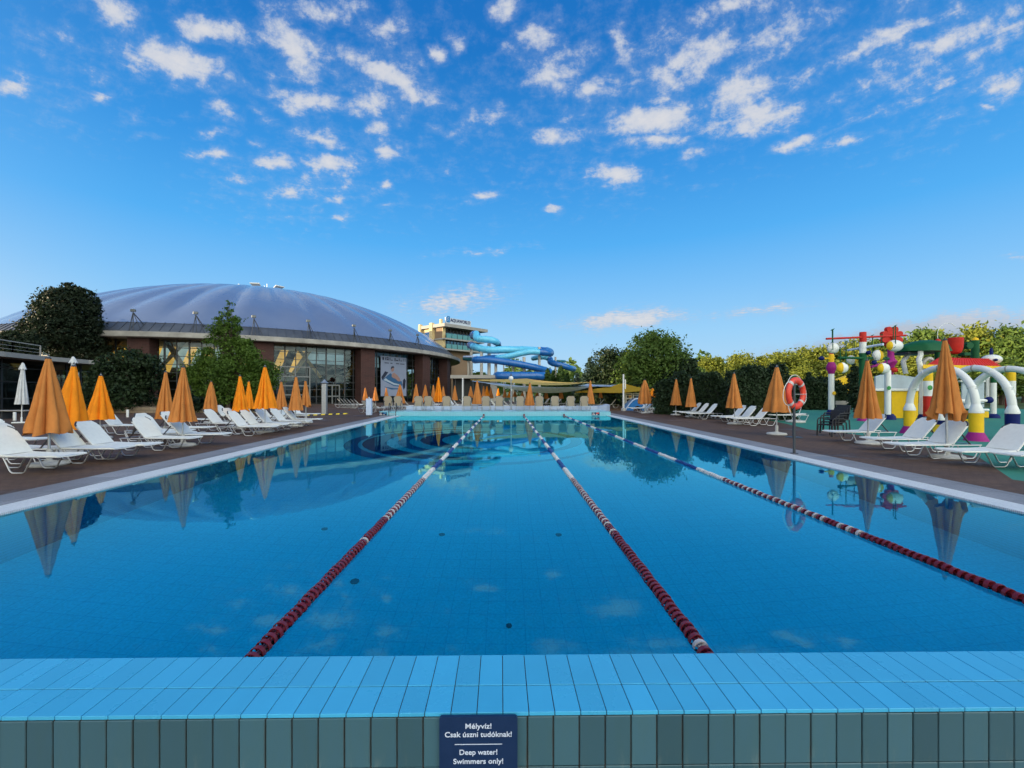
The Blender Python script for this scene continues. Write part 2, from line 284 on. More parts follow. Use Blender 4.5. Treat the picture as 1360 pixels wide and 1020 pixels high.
# ------------------------------------------------------------------ mesh builder
class MB:
    def __init__(s): s.v = []; s.f = []; s.m = []; s.sm = []
    def add(s, vs, fs, mi=0, smooth=False):
        o = len(s.v); s.v += [tuple(v) for v in vs]
        for f in fs:
            s.f.append([i+o for i in f]); s.m.append(mi); s.sm.append(smooth)
        return s
    def box(s, x0, x1, y0, y1, z0, z1, mi=0, bev=0.):
        if bev <= 0:
            vs = [(x, y, z) for z in (z0, z1) for y in (y0, y1) for x in (x0, x1)]
            fs = [(0, 2, 3, 1), (4, 5, 7, 6), (0, 1, 5, 4), (2, 6, 7, 3), (0, 4, 6, 2), (1, 3, 7, 5)]
            return s.add(vs, fs, mi)
        b = bev; vs = []
        for z, dz in ((z0, b), (z1, -b)):
            pass
        ring = lambda d, z: [(x0+d, y0+d, z), (x1-d, y0+d, z), (x1-d, y1-d, z), (x0+d, y1-d, z)]
        def oct_(z): return [(x0+b, y0, z), (x1-b, y0, z), (x1, y0+b, z), (x1, y1-b, z), (x1-b, y1, z), (x0+b, y1, z), (x0, y1-b, z), (x0, y0+b, z)]
        def oci(z): return [(x0+b*1.4, y0+b, z), (x1-b*1.4, y0+b, z), (x1-b, y0+b*1.4, z), (x1-b, y1-b*1.4, z), (x1-b*1.4, y1-b, z), (x0+b*1.4, y1-b, z), (x0+b, y1-b*1.4, z), (x0+b, y0+b*1.4, z)]
        vs = oci(z0)+oct_(z0+b)+oct_(z1-b)+oci(z1)
        fs = [tuple(range(7, -1, -1)), tuple(range(24, 32))]
        for k in range(3):
            for i in range(8):
                j = (i+1) % 8; fs.append((k*8+i, k*8+j, k*8+8+j, k*8+8+i))
        return s.add(vs, fs, mi)
    def obox(s, M4, sx, sy, sz, mi=0, bev=0.):
        t = MB(); t.box(-sx/2, sx/2, -sy/2, sy/2, -sz/2, sz/2, 0, bev)
        return s.add([M4 @ Vector(v) for v in t.v], t.f, mi)
    def bar(s, a, b, w, h, mi=0, up=Vector((0, 0, 1))):
        a = Vector(a); b = Vector(b); d = (b-a); l = d.length; d.normalize()
        sd = d.cross(up)
        if sd.length < 1e-4: sd = Vector((1, 0, 0))
        sd.normalize(); u = sd.cross(d)
        vs = [p+sd*w/2*i+u*h/2*j for p in (a, b) for j in (-1, 1) for i in (-1, 1)]
        return s.add(vs, [(0, 2, 3, 1), (4, 5, 7, 6), (0, 1, 5, 4), (2, 6, 7, 3), (0, 4, 6, 2), (1, 3, 7, 5)], mi)
    def tube(s, pts, r, n=10, mi=0, cap=True, closed=False):
        pts = [Vector(p) for p in pts]; m = len(pts)
        rr = r if isinstance(r, (list, tuple)) else [r]*m
        T = []
        for i in range(m):
            if closed: d = pts[(i+1) % m]-pts[i-1]
            else: d = pts[min(i+1, m-1)]-pts[max(i-1, 0)]
            T.append(d.normalized())
        up = Vector((0, 0, 1)) if abs(T[0].z) < .9 else Vector((0, 1, 0))
        nrm = T[0].cross(up).normalized(); vs = []
        for i in range(m):
            nrm = (nrm-T[i]*nrm.dot(T[i])).normalized(); bn = T[i].cross(nrm)
            for k in range(n):
                a = 2*math.pi*k/n; vs.append(pts[i]+(nrm*math.cos(a)+bn*math.sin(a))*rr[i])
        fs = []
        for i in range(m if closed else m-1):
            j = (i+1) % m
            for k in range(n):
                l = (k+1) % n; fs.append((i*n+k, i*n+l, j*n+l, j*n+k))
        s.add(vs, fs, mi, True)
        if cap and not closed:
            s.add(vs[:n], [tuple(range(n-1, -1, -1))], mi); s.add(vs[-n:], [tuple(range(n))], mi)
        return s
    def cyl(s, x, y, z0, z1, r, n=16, mi=0, r1=None):
        return s.lathe([(r, z0), (r if r1 is None else r1, z1)], (x, y, 0), n, mi)
    def lathe(s, prof, o=(0, 0, 0), n=24, mi=0, cap=True, M4=None):
        vs = []
        for (r, z) in prof:
            for k in range(n):
                a = 2*math.pi*k/n; v = Vector((r*math.cos(a), r*math.sin(a), z))
                if M4: v = M4 @ v
                vs.append(v+Vector(o))
        fs = []
        for i in range(len(prof)-1):
            for k in range(n):
                l = (k+1) % n; fs.append((i*n+k, i*n+l, (i+1)*n+l, (i+1)*n+k))
        s.add(vs, fs, mi, True)
        if cap:
            if prof[0][0] > 1e-4: s.add(vs[:n], [tuple(range(n-1, -1, -1))], mi)
            if prof[-1][0] > 1e-4: s.add(vs[-n:], [tuple(range(n))], mi)
        return s
    def ell(s, c, rx, ry, rz, n=20, m=12, mi=0):
        prof = [(math.sin(math.pi*i/m), -math.cos(math.pi*i/m)) for i in range(m+1)]
        prof[0] = (1e-3, -1); prof[-1] = (1e-3, 1)
        return s.lathe(prof, c, n, mi, False, Matrix.Diagonal((rx, ry, rz, 1)))
    def prism(s, poly, d0, d1, mi=0, frame=None):
        # poly: list of (u, w); extruded along third axis d0..d1; frame(u, w, d) -> Vector
        fr = frame or (lambda u, w, d: Vector((u, d, w)))
        n = len(poly); vs = [fr(u, w, d0) for u, w in poly]+[fr(u, w, d1) for u, w in poly]
        fs = [tuple(range(n)), tuple(range(2*n-1, n-1, -1))]+[(i, i+n, (i+1) % n+n, (i+1) % n) for i in range(n)]
        return s.add(vs, fs, mi)
    def build(s, name, mats, parent=None, sharp=35, loc=None):
        me = bpy.data.meshes.new(name); me.from_pydata(s.v, [], s.f)
        mats = mats if isinstance(mats, (list, tuple)) else [mats]
        for m in mats: me.materials.append(m)
        me.polygons.foreach_set('material_index', s.m); me.polygons.foreach_set('use_smooth', s.sm)
        me.validate(); me.update()
        if any(s.sm): me.set_sharp_from_angle(angle=R(sharp))
        return link(name, me, parent, loc)
def link(name, data, parent=None, loc=None):
    o = bpy.data.objects.new(name, data); COL.objects.link(o)
    if parent is not None: o.parent = parent
    if loc is not None: o.location = loc
    return o
def tag(o, label=None, cat=None, group=None, kind=None):
    if label: o['label'] = label
    if cat: o['category'] = cat
    if group: o['group'] = group
    if kind: o['kind'] = kind
    return o
def thing(name, label, cat, loc=(0, 0, 0), rz=0, group=None):
    o = link(name, None, None, loc); o.rotation_euler = (0, 0, rz); o.empty_display_size = .2
    return tag(o, label, cat, group)
def copy_tree(o, parent=None):
    c = o.copy(); COL.objects.link(c); c.parent = parent
    for ch in list(o.children): copy_tree(ch, c)
    return c
def structure(mb, name, mat, **k): return tag(mb.build(name, mat, **k), kind='structure')

# ------------------------------------------------------------------ camera
cam = bpy.data.cameras.new('camera'); co = link('camera', cam)
co.location = (0, 0, H); co.rotation_euler = (R(90), 0, 0)
cam.sensor_width = 36; cam.lens = F/1360*36; cam.shift_x = 8/1360; cam.shift_y = 10/1360
cam.clip_end = 5000; cam.clip_start = .05
scene.camera = co

# ------------------------------------------------------------------ pool, deck, ground
PL0, PL1 = G(0, 685, 0), G(512, 557.5, 0)       # left water edge
PR0, PR1 = G(1360, 683, 0), G(806, 552.4, 0)    # right water edge
def lx(y): return PL0.x+(PL1.x-PL0.x)*(y-PL0.y)/(PL1.y-PL0.y)
def rx(y): return PR0.x+(PR1.x-PR0.x)*(y-PR0.y)/(PR1.y-PR0.y)
YF, YN, DEEP = 27.6, 1.95, -1.8
def quad(mb, a, b, c, d): mb.add([a, b, c, d], [(0, 1, 2, 3)])
def zf(y): return -2.5+1.75*(y-YN)/(YF-YN)            # the floor rises from the deep end to the far wall
w = MB(); wy = ((YN-.06, lx(YN)-.02, rx(YN)+.02), (YF+.06, lx(YF)-.02, rx(YF)+.02))
w.add([(x, y, z) for y, x0, x1 in wy for z in (0, -3.0) for x in (x0, x1)], [(0, 1, 5, 4), (2, 6, 7, 3), (0, 2, 3, 1), (4, 5, 7, 6), (0, 4, 6, 2), (1, 3, 7, 5)])
structure(w, 'water', M['water'])
fl = MB(); fl.add([(lx(YN)-.3, YN-.1, zf(YN-.1)), (rx(YN)+.3, YN-.1, zf(YN-.1)), (rx(YF)+.3, YF+.3, zf(YF+.3)), (lx(YF)-.3, YF+.3, zf(YF+.3))], [(0, 1, 2, 3)])
structure(fl, 'pool_floor', M['pool_tile'])
for side in (0, 1):                                # side walls, gutters, stone strips
    e = lx if side == 0 else rx; sg = -1 if side == 0 else 1
    def strip(name, mat, o0, o1, z, y0, y1, bottom):
        m = MB(); a0, a1 = (e(y0)+sg*o0, e(y1)+sg*o0); b0, b1 = (e(y0)+sg*o1, e(y1)+sg*o1)
        vs = [(a0, y0, z), (b0, y0, z), (b1, y1, z), (a1, y1, z), (a0, y0, bottom), (b0, y0, bottom), (b1, y1, bottom), (a1, y1, bottom)]
        m.add(vs, [(0, 1, 2, 3), (0, 4, 5, 1), (2, 6, 7, 3), (0, 3, 7, 4), (1, 5, 6, 2)])
        return structure(m, name, mat)
    strip('gutter', M['gutter'], 0, .44, .028, -2., 28.9, -.06)
    strip('pool_side', M['pool_wall'], .001, .44, -.061, YN-.1, YF+.3, -3.1)
    strip('stone_edging', M['strip'], .441, 1.12, .031, -2., 40., -.06)
W2 = 700
def sheet(name, mat, pts, z):
    m = MB(); m.add([(x, y, z) for x, y in pts], [tuple(range(len(pts)))]); return structure(m, name, mat)
# deck: left, right, beyond the far wall
sheet('deck', M['deck'], [(-46, -22), (lx(-2)-1.121, -22), (lx(-2)-1.121, -2), (lx(40)-1.121, 40), (-46, 40)], .030)
gb = [(1345, 637), (1300, 607), (1240, 596), (1190, 586), (1130, 576), (1075, 570.5), (1045, 563), (1020, 558), (985, 556), (940, 553), (905, 548)]
gbw = [G(a, b) for a, b in gb]
edge_pts = [(12.5, -22)]+[(10.6, 4)]+[(p.x, p.y) for p in gbw]+[(gbw[-1].x, 40)]
sheet('deck_right', M['deck'], [(rx(-2)+1.121, -22)]+edge_pts+[(rx(40)+1.121, 40), (rx(-2)+1.121, -2)], .030)
sheet('deck_far', M['deck'], [(lx(40)-1.13, 40.001), (rx(40)+1.13, 40.001), (14, 40.001), (16, 70), (-62, 70), (-46, 40.001)], .030)
sheet('deck_mid', M['deck'], [(lx(30.5)-.43, 30.6), (rx(30.5)+.43, 30.6), (rx(40)+.44, 40), (lx(40)-.44, 40)], .029)
sheet('playground_surface', M['rubber_green'], list(reversed(edge_pts))[:-1]+[(12.5, -10), (46, -10), (46, 44), (gbw[-1].x, 44)], .024)
# ground ring round the pool
g = MB(); zi = -.02
gi = [(-9.5, -1.9), (9.5, -1.9), (9.5, 29.5), (-9.5, 29.5)]; go = [(-W2, -W2), (W2, -W2), (W2, 1600), (-W2, 1600)]
for i in range(4):
    j = (i+1) % 4; g.add([(*go[i], zi), (*go[j], zi), (*gi[j], zi), (*gi[i], zi)], [(0, 1, 2, 3)])
structure(g, 'ground', M['grass'])
# sunken walk in front of the near wall
sheet('walkway', M['strip'], [(lx(0)-.4, -1.89), (rx(0)+.4, -1.89), (rx(2)+.4, 1.79), (lx(2)-.4, 1.79)], -.25)

# swirl mosaic on the pool floor
def arc_strip(mb, c, r0, r1, a0, a1, z, n=48, ecc=1.0):
    vs = []; 
    for i in range(n+1):
        t = i/n; a = R(a0+(a1-a0)*t); wd = math.sin(math.pi*min(1, max(0, t)))**.6
        rm = (r0+r1)/2; hw = (r1-r0)/2*wd+.004
        for rr in (rm-hw, rm+hw): vs.append((c[0]+rr*math.cos(a), c[1]+ecc*rr*math.sin(a), zf(c[1]+ecc*rr*math.sin(a))+z))
    fs = [(2*i, 2*i+1, 2*i+3, 2*i+2) for i in range(n)]
    mb.add(vs, fs)
mo = MB(); C0 = (-1.0, 15.8)
arc_strip(mo, C0, 3.35, 4.15, 95, 285, +.004); arc_strip(mo, (C0[0]+.5, C0[1]+.2), 1.9, 2.7, 80, 265, +.004); arc_strip(mo, (C0[0]+.9, C0[1]+.5), .8, 1.4, 60, 250, +.004)
arc_strip(mo, (C0[0]+.3, C0[1]), 3.1, 3.5, -75, 75, +.004)
structure(mo, 'pool_floor_swirl', M['mosaic_dark'])
mo = MB(); arc_strip(mo, C0, 4.3, 4.75, 60, 330, +.006); arc_strip(mo, (C0[0]+.3, C0[1]), 2.85, 3.25, 100, 300, +.006)
structure(mo, 'pool_floor_ring', M['mosaic_mid'])
for (px, py, lab) in ((587, 711, 'round dark inlet on the pool floor between left and middle rope'), (742, 711, 'round dark inlet on the pool floor right of the middle rope'),
                      (471, 778, 'dark leaf on the pool floor close to the left rope'), (431, 708, 'round dark inlet on the pool floor left of the left rope'), (676, 832, 'tiny dark leaf on the pool floor nearest the sign')):
    q = G(px, py, 0); ti = math.atan2(H, q.y); s_ = math.cos(ti)/1.333; tt = s_/math.sqrt(1-s_*s_); d = 2.2*tt
    for _ in range(6): d = -zf(q.y+d)*tt
    k = (q.y+d)/q.y; x, y = q.x*k, q.y+d
    m = MB(); r = .05 if 'inlet' in lab else (.06 if '471' in str(px) else .035)
    m.lathe([(r, zf(y)+.002), (r, zf(y)+.022), (r*.8, zf(y)+.030)], (x, y, 0), 14 if 'inlet' in lab else 7)
    tag(m.build('floor_inlet' if 'inlet' in lab else 'sunken_leaf', M['dark_plastic']), lab, 'inlet' if 'inlet' in lab else 'leaf')

# ------------------------------------------------------------------ near wall
nw = thing('tiled_pool_wall', 'low tiled wall with light blue coping across the near end of the pool', 'wall', (0, 1.769, 0), R(.72))
TW, GP = .1093, .0035
core = MB(); core.box(-7.2, 7.2, .008, .384, -3.1, .2495); core.build('wall_core', M['grout'], nw)
top = MB(); face = MB()
n0 = 66
for k in range(-n0, n0):
    x0 = -.013+k*TW+GP/2; x1 = x0+TW-GP
    j = lambda: rnd.uniform(-.0006, .0006)
    top.box(x0, x1, .001, .164-GP*.8, .238, .254+j(), 0, .0012)
    top.box(x0, x1, .164+GP*.8, .386, .238, .254+j(), 0, .0012)
    x0 -= .006; x1 -= .006
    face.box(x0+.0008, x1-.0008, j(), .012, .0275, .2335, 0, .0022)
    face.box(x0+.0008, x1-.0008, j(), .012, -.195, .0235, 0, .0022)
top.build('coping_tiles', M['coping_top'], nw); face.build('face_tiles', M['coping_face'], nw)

def text_mesh(body, size, align='CENTER', extrude=.001, bold=0.):
    cu = bpy.data.curves.new('txt', 'FONT'); cu.body = body; cu.size = size; cu.align_x = align; cu.align_y = 'CENTER'; cu.extrude = extrude; cu.offset = bold
    cu.resolution_u = 4
    o = bpy.data.objects.new('txt', cu); COL.objects.link(o)
    dg = bpy.context.evaluated_depsgraph_get(); me = bpy.data.meshes.new_from_object(o.evaluated_get(dg))
    bpy.data.objects.remove(o); return me
# warning sign on the near wall
YS = 1.752
sx = X(635.5, YS); ztop = Z(950.5, YS)
sg = thing('warning_sign', 'navy enamel sign with white deep water warning in two languages on the tiled wall', 'sign', (sx, YS, ztop), R(.72))
sw, sh = 103.5/F*YS, .262
def rrect(w, h, r, n=6):
    out = []
    for cx, cy, a0 in ((w/2-r, -r, 0), (-w/2+r, -r, 90), (-w/2+r, -h+r, 180), (w/2-r, -h+r, 270)):
        for i in range(n+1):
            a = R(a0+90*i/n); out.append((cx+r*math.cos(a), cy+r*math.sin(a)))
    return out
m = MB(); m.prism(rrect(sw, sh, .011), -.004, .006); m.build('sign_plate', M['sign_navy'], sg)
for body, py, size in (('M\u00e9lyv\u00edz!', 963.5, 0.0), ('Csak \u00faszni tud\u00f3knak!', 974.5, 0.), ('Deep water!', 998, 0.), ('Swimmers only!', 1010, 0.)):
    me = text_mesh(body, .0305, extrude=.0006, bold=.0004)
    xs = [v.co.x for v in me.vertices]; wid = max(xs)-min(xs)
    target = {963.5: 34.5, 974.5: 88.5, 998: 50., 1010: 66.}[py]/F*YS
    sc_ = min(1.08, target/wid)
    me.materials.append(M['letter_white'])
    o = link('lettering', me, sg); o.rotation_euler = (R(90), 0, 0); o.scale = (target/wid, .98, 1)
    o.location = (0, -.0048, Z(py, YS)-ztop)
m = MB(); m.box(-31.5/F*YS, 31.5/F*YS, -.0050, -.0041, Z(987.3, YS)-ztop-.0013, Z(987.3, YS)-ztop+.0013); m.build('divider_line', M['letter_white'], sg)

# ------------------------------------------------------------------ far wall and platform
XL, XRr = X(503.5, YF), X(811, YF)
fw = thing('tiled_far_wall', 'pale turquoise tiled raised wall closing the far end of the pool', 'wall', (0, YF, 0))
m = MB(); m.box(XL, XRr, 0, .5, -3.1, .285, bev=.012); m.build('wall_body', M['far_wall'], fw)
m = MB(); m.box(XL+.0, XRr-.0, .5, 3.0, -.04, .285); m.build('platform', M['platform_tile'], fw)
def depth_mark(px, lab):
    x = X(px, YF)
    o = thing('depth_mark', lab, 'pool marking', (x, YF-.012, .14))
    m = MB(); m.box(-.26, .26, 0, .01, -.10, .10); m.build('plate', M['sign_navy'], o)
    m = MB(); m.box(-.22, -.03, -.006, -.001, -.07, -.02); m.box(-.20, -.08, -.006, -.001, .02, .07); m.box(.03, .12, -.006, -.001, -.08, -.02); m.build('pictogram', M['float_white'], o)
    m = MB(); m.box(.05, .22, -.006, -.001, .01, .085); m.build('symbol', M['ring_red'] if px > 700 else M['sign_blue'], o)
depth_mark(791, 'small navy and red depth tile at the right end of the far wall')
depth_mark(508.5, 'small dark blue depth tile at the left end of the far wall')
# curved pale rim of the next pool
m = MB(); pts = []
for px, py, Y in ((540, 0, 31.2), (600, 0, 31.4), (660, 0, 31.4), (720, 0, 31.4), (770, 0, 31.4), (792, 0, 31.9), (803, 0, 33), (807, 0, 34.5), (803, 0, 36.5)): pts.append((X(px, Y), Y))
for i in range(len(pts)-1):
    m.bar((pts[i][0], pts[i][1], .27), (pts[i+1][0], pts[i+1][1], .27), .35, .52)
m.build('rim', M['pale_blue']).name = 'low_pool_rim'
tag(bpy.data.objects['low_pool_rim'], 'low lavender curved rim of the second pool behind the beige loungers', 'pool rim')

# ladder
x = X(519.5, 27.2)
lad = thing('pool_ladder', 'dark steel pool ladder at the left end of the far wall', 'ladder', (x, 27.2, 0))
for s_ in (-.22, .22):
    m = MB(); m.tube([(s_, .55, .28), (s_, .55, .72), (s_, .40, .84), (s_*1.05+.03, .22, .74), (s_+.06, .02, .3), (s_+.1, -.08, -.1), (s_+.1, -.08, -1.2)], .026, 8); m.build('handrail', M['dark_pole'], lad)
for k, z in enumerate((.16, -.12, -.4, -.7)):
    m = MB(); m.box(-.13, .33, -.14, -.02, z-.015, z+.015); m.build('rung', M['silver'], lad)

# ------------------------------------------------------------------ lane ropes
def float_mesh(mats_idx=0, n=12):
    m = MB(); ro, ri, L_ = .048, .042, .030
    # outer ring (short open tube with wall), hub, vanes and a twisted outer rib
    vs = []; 
    for yy, rr in ((-L_/2, ro), (L_/2, ro), (L_/2, ri), (-L_/2, ri)):
        for k in range(n):
            a = 2*math.pi*k/n; vs.append((rr*math.cos(a), yy, rr*math.sin(a)))
    fs = []
    for q in range(4):
        p = (q+1) % 4
        for k in range(n):
            l = (k+1) % n; fs.append((q*n+k, q*n+l, p*n+l, p*n+k))
    m.add(vs, fs, 0, False)
    hub = []
    for yy in (-.033, .033):
        for k in range(8):
            a = 2*math.pi*k/8; hub.append((.016*math.cos(a), yy, .016*math.sin(a)))
    m.add(hub, [(k, (k+1) % 8, 8+(k+1) % 8, 8+k) for k in range(8)], 0, True)
    for k in range(4):
        a0 = math.pi/4+k*math.pi/2; a1 = a0+.7
        for t, (ya, yb) in enumerate(((-.031, 0), (0, .031))):
            aa = a0+.35*t; ab = a0+.35*(t+1)
            th = .0016
            c, s_ = math.cos, math.sin
            m.add([(.014*c(aa), ya, .014*s_(aa)), (.046*c(aa), ya, .046*s_(aa)), (.046*c(ab), yb, .046*s_(ab)), (.014*c(ab), yb, .014*s_(ab))], [(0, 1, 2, 3)], 0)
    return m
proto = {}
for c in ('red', 'white', 'blue', 'clean'):
    o = float_mesh().build('float', M['float_'+c]); proto[c] = o.data; bpy.data.objects.remove(o)
def rope(p0, p1, lab):
    p0 = Vector(p0); p1 = Vector(p1); d = (p1-p0); Ln = d.length; d.normalize()
    ang = math.atan2(-d.x, d.y)
    o = thing('lane_rope', lab, 'lane rope', p0, ang, 'lane ropes dividing the pool')
    pitch = .066; n = int(Ln/pitch); r2 = random.Random(int(p0.x*100)+5)
    rest = float_mesh(n=8); tpl = (list(rest.v), list(rest.f)); rest = MB()
    for i in range(n):
        y = pitch*(i+.5); Y = p0.y+y*d.y
        if Y < 4.4: c = 'white' if r2.random() < .03 else 'red'
        elif Y < 7.6: c = 'red' if i % 2 or (Y < 5.2 and r2.random() < .5) else 'white'
        elif Y < 26.0: c = 'clean' if int((Y-7.6)/1.04) % 2 == 0 else 'blue'
        else: c = 'red' if i % 3 else 'white'
        spin = r2.uniform(0, 1.57); zz = .006+.004*math.sin(i*.9)
        if i < 100:
            f = link('float', proto[c], o, (r2.uniform(-.003, .003), y, zz)); f.rotation_euler = (r2.uniform(-.05, .05), spin, r2.uniform(-.09, .09))
            if c == 'white' and Y < 4.4: f['label'] = 'worn white float'
        else:
            cs, sn = math.cos(spin), math.sin(spin)
            rest.add([(v[0]*cs-v[2]*sn, v[1]+y, v[0]*sn+v[2]*cs+zz) for v in tpl[0]], tpl[1], {'red': 0, 'white': 1, 'blue': 2, 'clean': 3}[c])
    q = rest.build('far_floats', [M['float_red'], M['float_white'], M['float_blue'], M['float_clean']], o); q['kind'] = 'stuff'
    m = MB(); m.tube([(0, 0, .006), (0, Ln*.5, .004), (0, Ln-.05, .01), (0, Ln+.02, .05)], .006, 6); m.build('cable', M['cable'], o)
    m = MB(); m.box(-.05, .05, Ln-.02, Ln+.04, -.02, .13); m.build('anchor', M['float_red'], o)
def gw(px, py): return G(px, py, .006)
rope((X(287, 2.2), 2.2, 0), (X(642.5, YF-.02), YF-.05, 0), 'lane rope left of centre, red near and blue white far, crossing the tower reflection')
rope((X(981, 2.2), 2.2, 0), (X(696, YF-.02), YF-.05, 0), 'lane rope in the middle of the pool, reaching the wall right of the sign')
a = gw(1355, 795); b = Vector((X(749, YF), YF-.05, 0)); dd = (a-b).normalized(); a = a+dd*1.35; a.z = 0
rope(a, b, 'lane rope on the right, passing the lifebuoy reflection')

# ------------------------------------------------------------------ sun loungers
LW = .56
def lounger_proto(name, fab, ang, label):
    o = thing(name, label, 'sun lounger')
    zt = .355; hx, bl, tot = 1.14, .68, 1.86
    m = MB()                                          # sagging seat sling with rounded foot edge
    prof = []
    nx = 14
    for i in range(nx+1):
        t = i/nx; prof.append((t*hx, zt-.018*math.sin(math.pi*t)-.02*max(0, 1-t*12)))
    vs = []; ny = 7
    for (x, z) in prof:
        for k in range(ny):
            u = k/(ny-1)*2-1; vs.append((x, u*LW/2, z-.012*(1-u*u)))
    nv = len(vs); vs += [(x, y, z-.022) for x, y, z in vs]
    fs = []
    for i in range(nx):
        for k in range(ny-1):
            a_ = i*ny+k; fs.append((a_, a_+ny, a_+ny+1, a_+1)); fs.append((nv+a_, nv+a_+1, nv+a_+ny+1, nv+a_+ny))
    for i in range(nx):
        for k, fl_ in ((0, 0), (ny-1, 1)):
            a_ = i*ny+k; q = (a_, nv+a_, nv+a_+ny, a_+ny); fs.append(q if not fl_ else q[::-1])
    for k in range(ny-1):
        fs.append((k, k+1, nv+k+1, nv+k)); e0 = nx*ny+k; fs.append((e0, nv+e0, nv+e0+1, e0+1))
    m.add(vs, fs, 0, True); m.build('seat', fab, o, sharp=50)
    # backrest
    ca, sa = math.cos(R(ang)), math.sin(R(ang)); h0 = Vector((hx+.02, 0, zt-.01))
    hw = LW/2; out = [(-hw, 0), (hw, 0), (hw, bl-.12), (hw-.02, bl-.09), (hw-.075, bl-.03), (hw-.10, bl), (-hw+.10, bl), (-hw+.075, bl-.03), (-hw+.02, bl-.09), (-hw, bl-.12)]
    fr = lambda u, w, d: h0+Vector((w*ca-d*sa*-1*-1, u, w*sa+d*ca))
    m = MB(); m.prism(out, -.012, .012, 0, fr); m.build('backrest', fab, o)
    for s_ in (-1, 1):
        m = MB(); m.tube([fr(s_*(hw-.005), bl-.13, 0), fr(s_*(hw-.012), bl-.08, 0), fr(s_*(hw-.05), bl-.035, 0), fr(s_*(hw-.095), bl+.002, 0)], .018, 8); m.build('corner_cap', M['dark_plastic'], o)
        m = MB(); m.bar(fr(s_*(hw-.03), .34, -.02), (hx+.50, s_*(hw-.03), zt-.04), .025, .02); m.build('strut', M['dark_plastic'], o)
    m = MB()
    for s_ in (-1, 1):
        m.tube([(.03, s_*(hw-.004), zt-.035), (tot, s_*(hw-.004), zt-.035)], .014, 8)
        m.tube([fr(s_*(hw-.004), 0, -.012), fr(s_*(hw-.004), bl-.12, -.012)], .013, 8)
    for x in (.03, hx, tot): m.tube([(x, -hw, zt-.035), (x, hw, zt-.035)], .012, 8)
    m.build('frame', M['silver'], o)
    for s_ in (-1, 1):
        for (x0, x1) in ((.50, 1.08), (1.28, 1.84)):
            yy = s_*(hw-.006); a_, b_ = x0+.17, x1-.17
            m = MB(); m.tube([(x0, yy, zt-.045), (a_-.03, yy, .045), (a_+.02, yy, .015), (b_-.02, yy, .015), (b_+.03, yy, .045), (x1, yy, zt-.045)], .0135, 8); m.build('leg', M['silver'], o)
    return o
PA = lounger_proto('sun_lounger', M['white_fabric'], 50, 'x')
PB = lounger_proto('sun_lounger', M['beige_fabric'], 74, 'x')
PC = lounger_proto('sun_lounger', M['white_fabric'], 4, 'x')
used = set()
def put(proto, x, y, rz, label, group, z=.03):
    o = proto if proto.name not in used else copy_tree(proto)
    used.add(proto.name)
    o.location = (x, y, z); o.rotation_euler = (0, 0, rz); tag(o, label, 'sun lounger', group)
    return o
ORD = ['nearest', 'second', 'third', 'fourth', 'fifth', 'sixth', 'seventh', 'eighth', 'ninth', 'tenth', 'eleventh', 'twelfth', 'thirteenth', 'fourteenth', 'fifteenth']
g1 = 'white loungers along the pool edge on the left deck'
front = [(-8.5, 8.27), (-8.5, 9.42), (-8.35, 10.02), (-8.4, 11.4), (-8.25, 12.45), (-8.25, 15.1), (-8.35, 16.0), (-8.25, 16.75), (-8.3, 17.8), (-8.4, 19.1)]
for i, (x, y) in enumerate(front):
    put(PA, x, y, math.pi+rnd.uniform(-.06, .06), f'white lounger of the poolside row on the left deck, {ORD[i]} from the camera', g1)
g2 = 'white loungers in the second row on the left deck'
for i, (x, y) in enumerate([(-9.75, 9.35), (-12.2, 11.1), (-9.6, 12.8), (-10.2, 13.6), (-10.3, 14.7), (-10.2, 16.6), (-10.3, 17.8), (-10.4, 19.2), (-10.5, 20.6), (-10.5, 22.2), (-10.5, 23.6)]):
    put(PA, x, y, math.pi+rnd.uniform(-.08, .08), f'white lounger of the back row on the left deck, {ORD[i]} from the camera', g2)
for i, (x, y) in enumerate([(-13.2, 15.6), (-13.0, 19.0), (-13.2, 21.5)]):
    put(PA, x, y, math.pi+rnd.uniform(-.1, .1), f'white lounger standing farthest from the pool on the left deck, {ORD[i]} from the camera', 'white loungers standing back from the pool')
g3 = 'white loungers along the pool edge on the right deck'
for i, (x, y) in enumerate([(9.95, 8.43), (9.38, 8.95), (9.2, 10.02), (9.65, 11.25), (10.1, 13.2)]):
    put(PA, x, y, rnd.uniform(-.05, .05), f'white lounger beside the playground on the right deck, {ORD[i]} from the camera', g3)
for i, (x, y) in enumerate([(10.55, 19.6), (10.5, 20.5), (10.5, 21.4)]):
    put(PA, x, y, rnd.uniform(-.05, .05), f'white lounger in the trio in front of the yellow lidded bin, {ORD[i]} from the camera', g3)
for i, (x, y) in enumerate([(10.4, 24.1), (10.45, 25.2), (10.5, 26.3)]):
    put(PA, x, y, rnd.uniform(-.05, .05), f'white lounger in the trio beside the dark hedge, {ORD[i]} from the camera', g3)
put(PA, 9.25, 31., .05, 'white lounger by the blue arch slide, seen from the side', g3)
put(PA, 9.4, 32.4, .0, 'white lounger half hidden behind the one by the blue arch slide', g3)
put(PC, 14.1, 22.5, .0, 'white lounger lying flat behind the lifebuoy pole', g3)
g4 = 'beige loungers turned away along the far wall'
backs = [517, 530, 555.5, 569.7, 592.3, 621.2, 646, 663, 691.6, 716.4, 735.7, 756.8, 774.8]
for i, px in enumerate(backs):
    Y = 29.0
    put(PB, X(px, Y), Y+1.2, R(-90)+rnd.uniform(-.05, .05), f'beige lounger seen from behind on the far platform, {(["first"]+ORD[1:])[i]} from the left', g4, .285)
far = [(463, 541), (467.5, 541), (471.5, 541.2), (476, 541.3), (481, 541.6), (485.5, 541.8)]
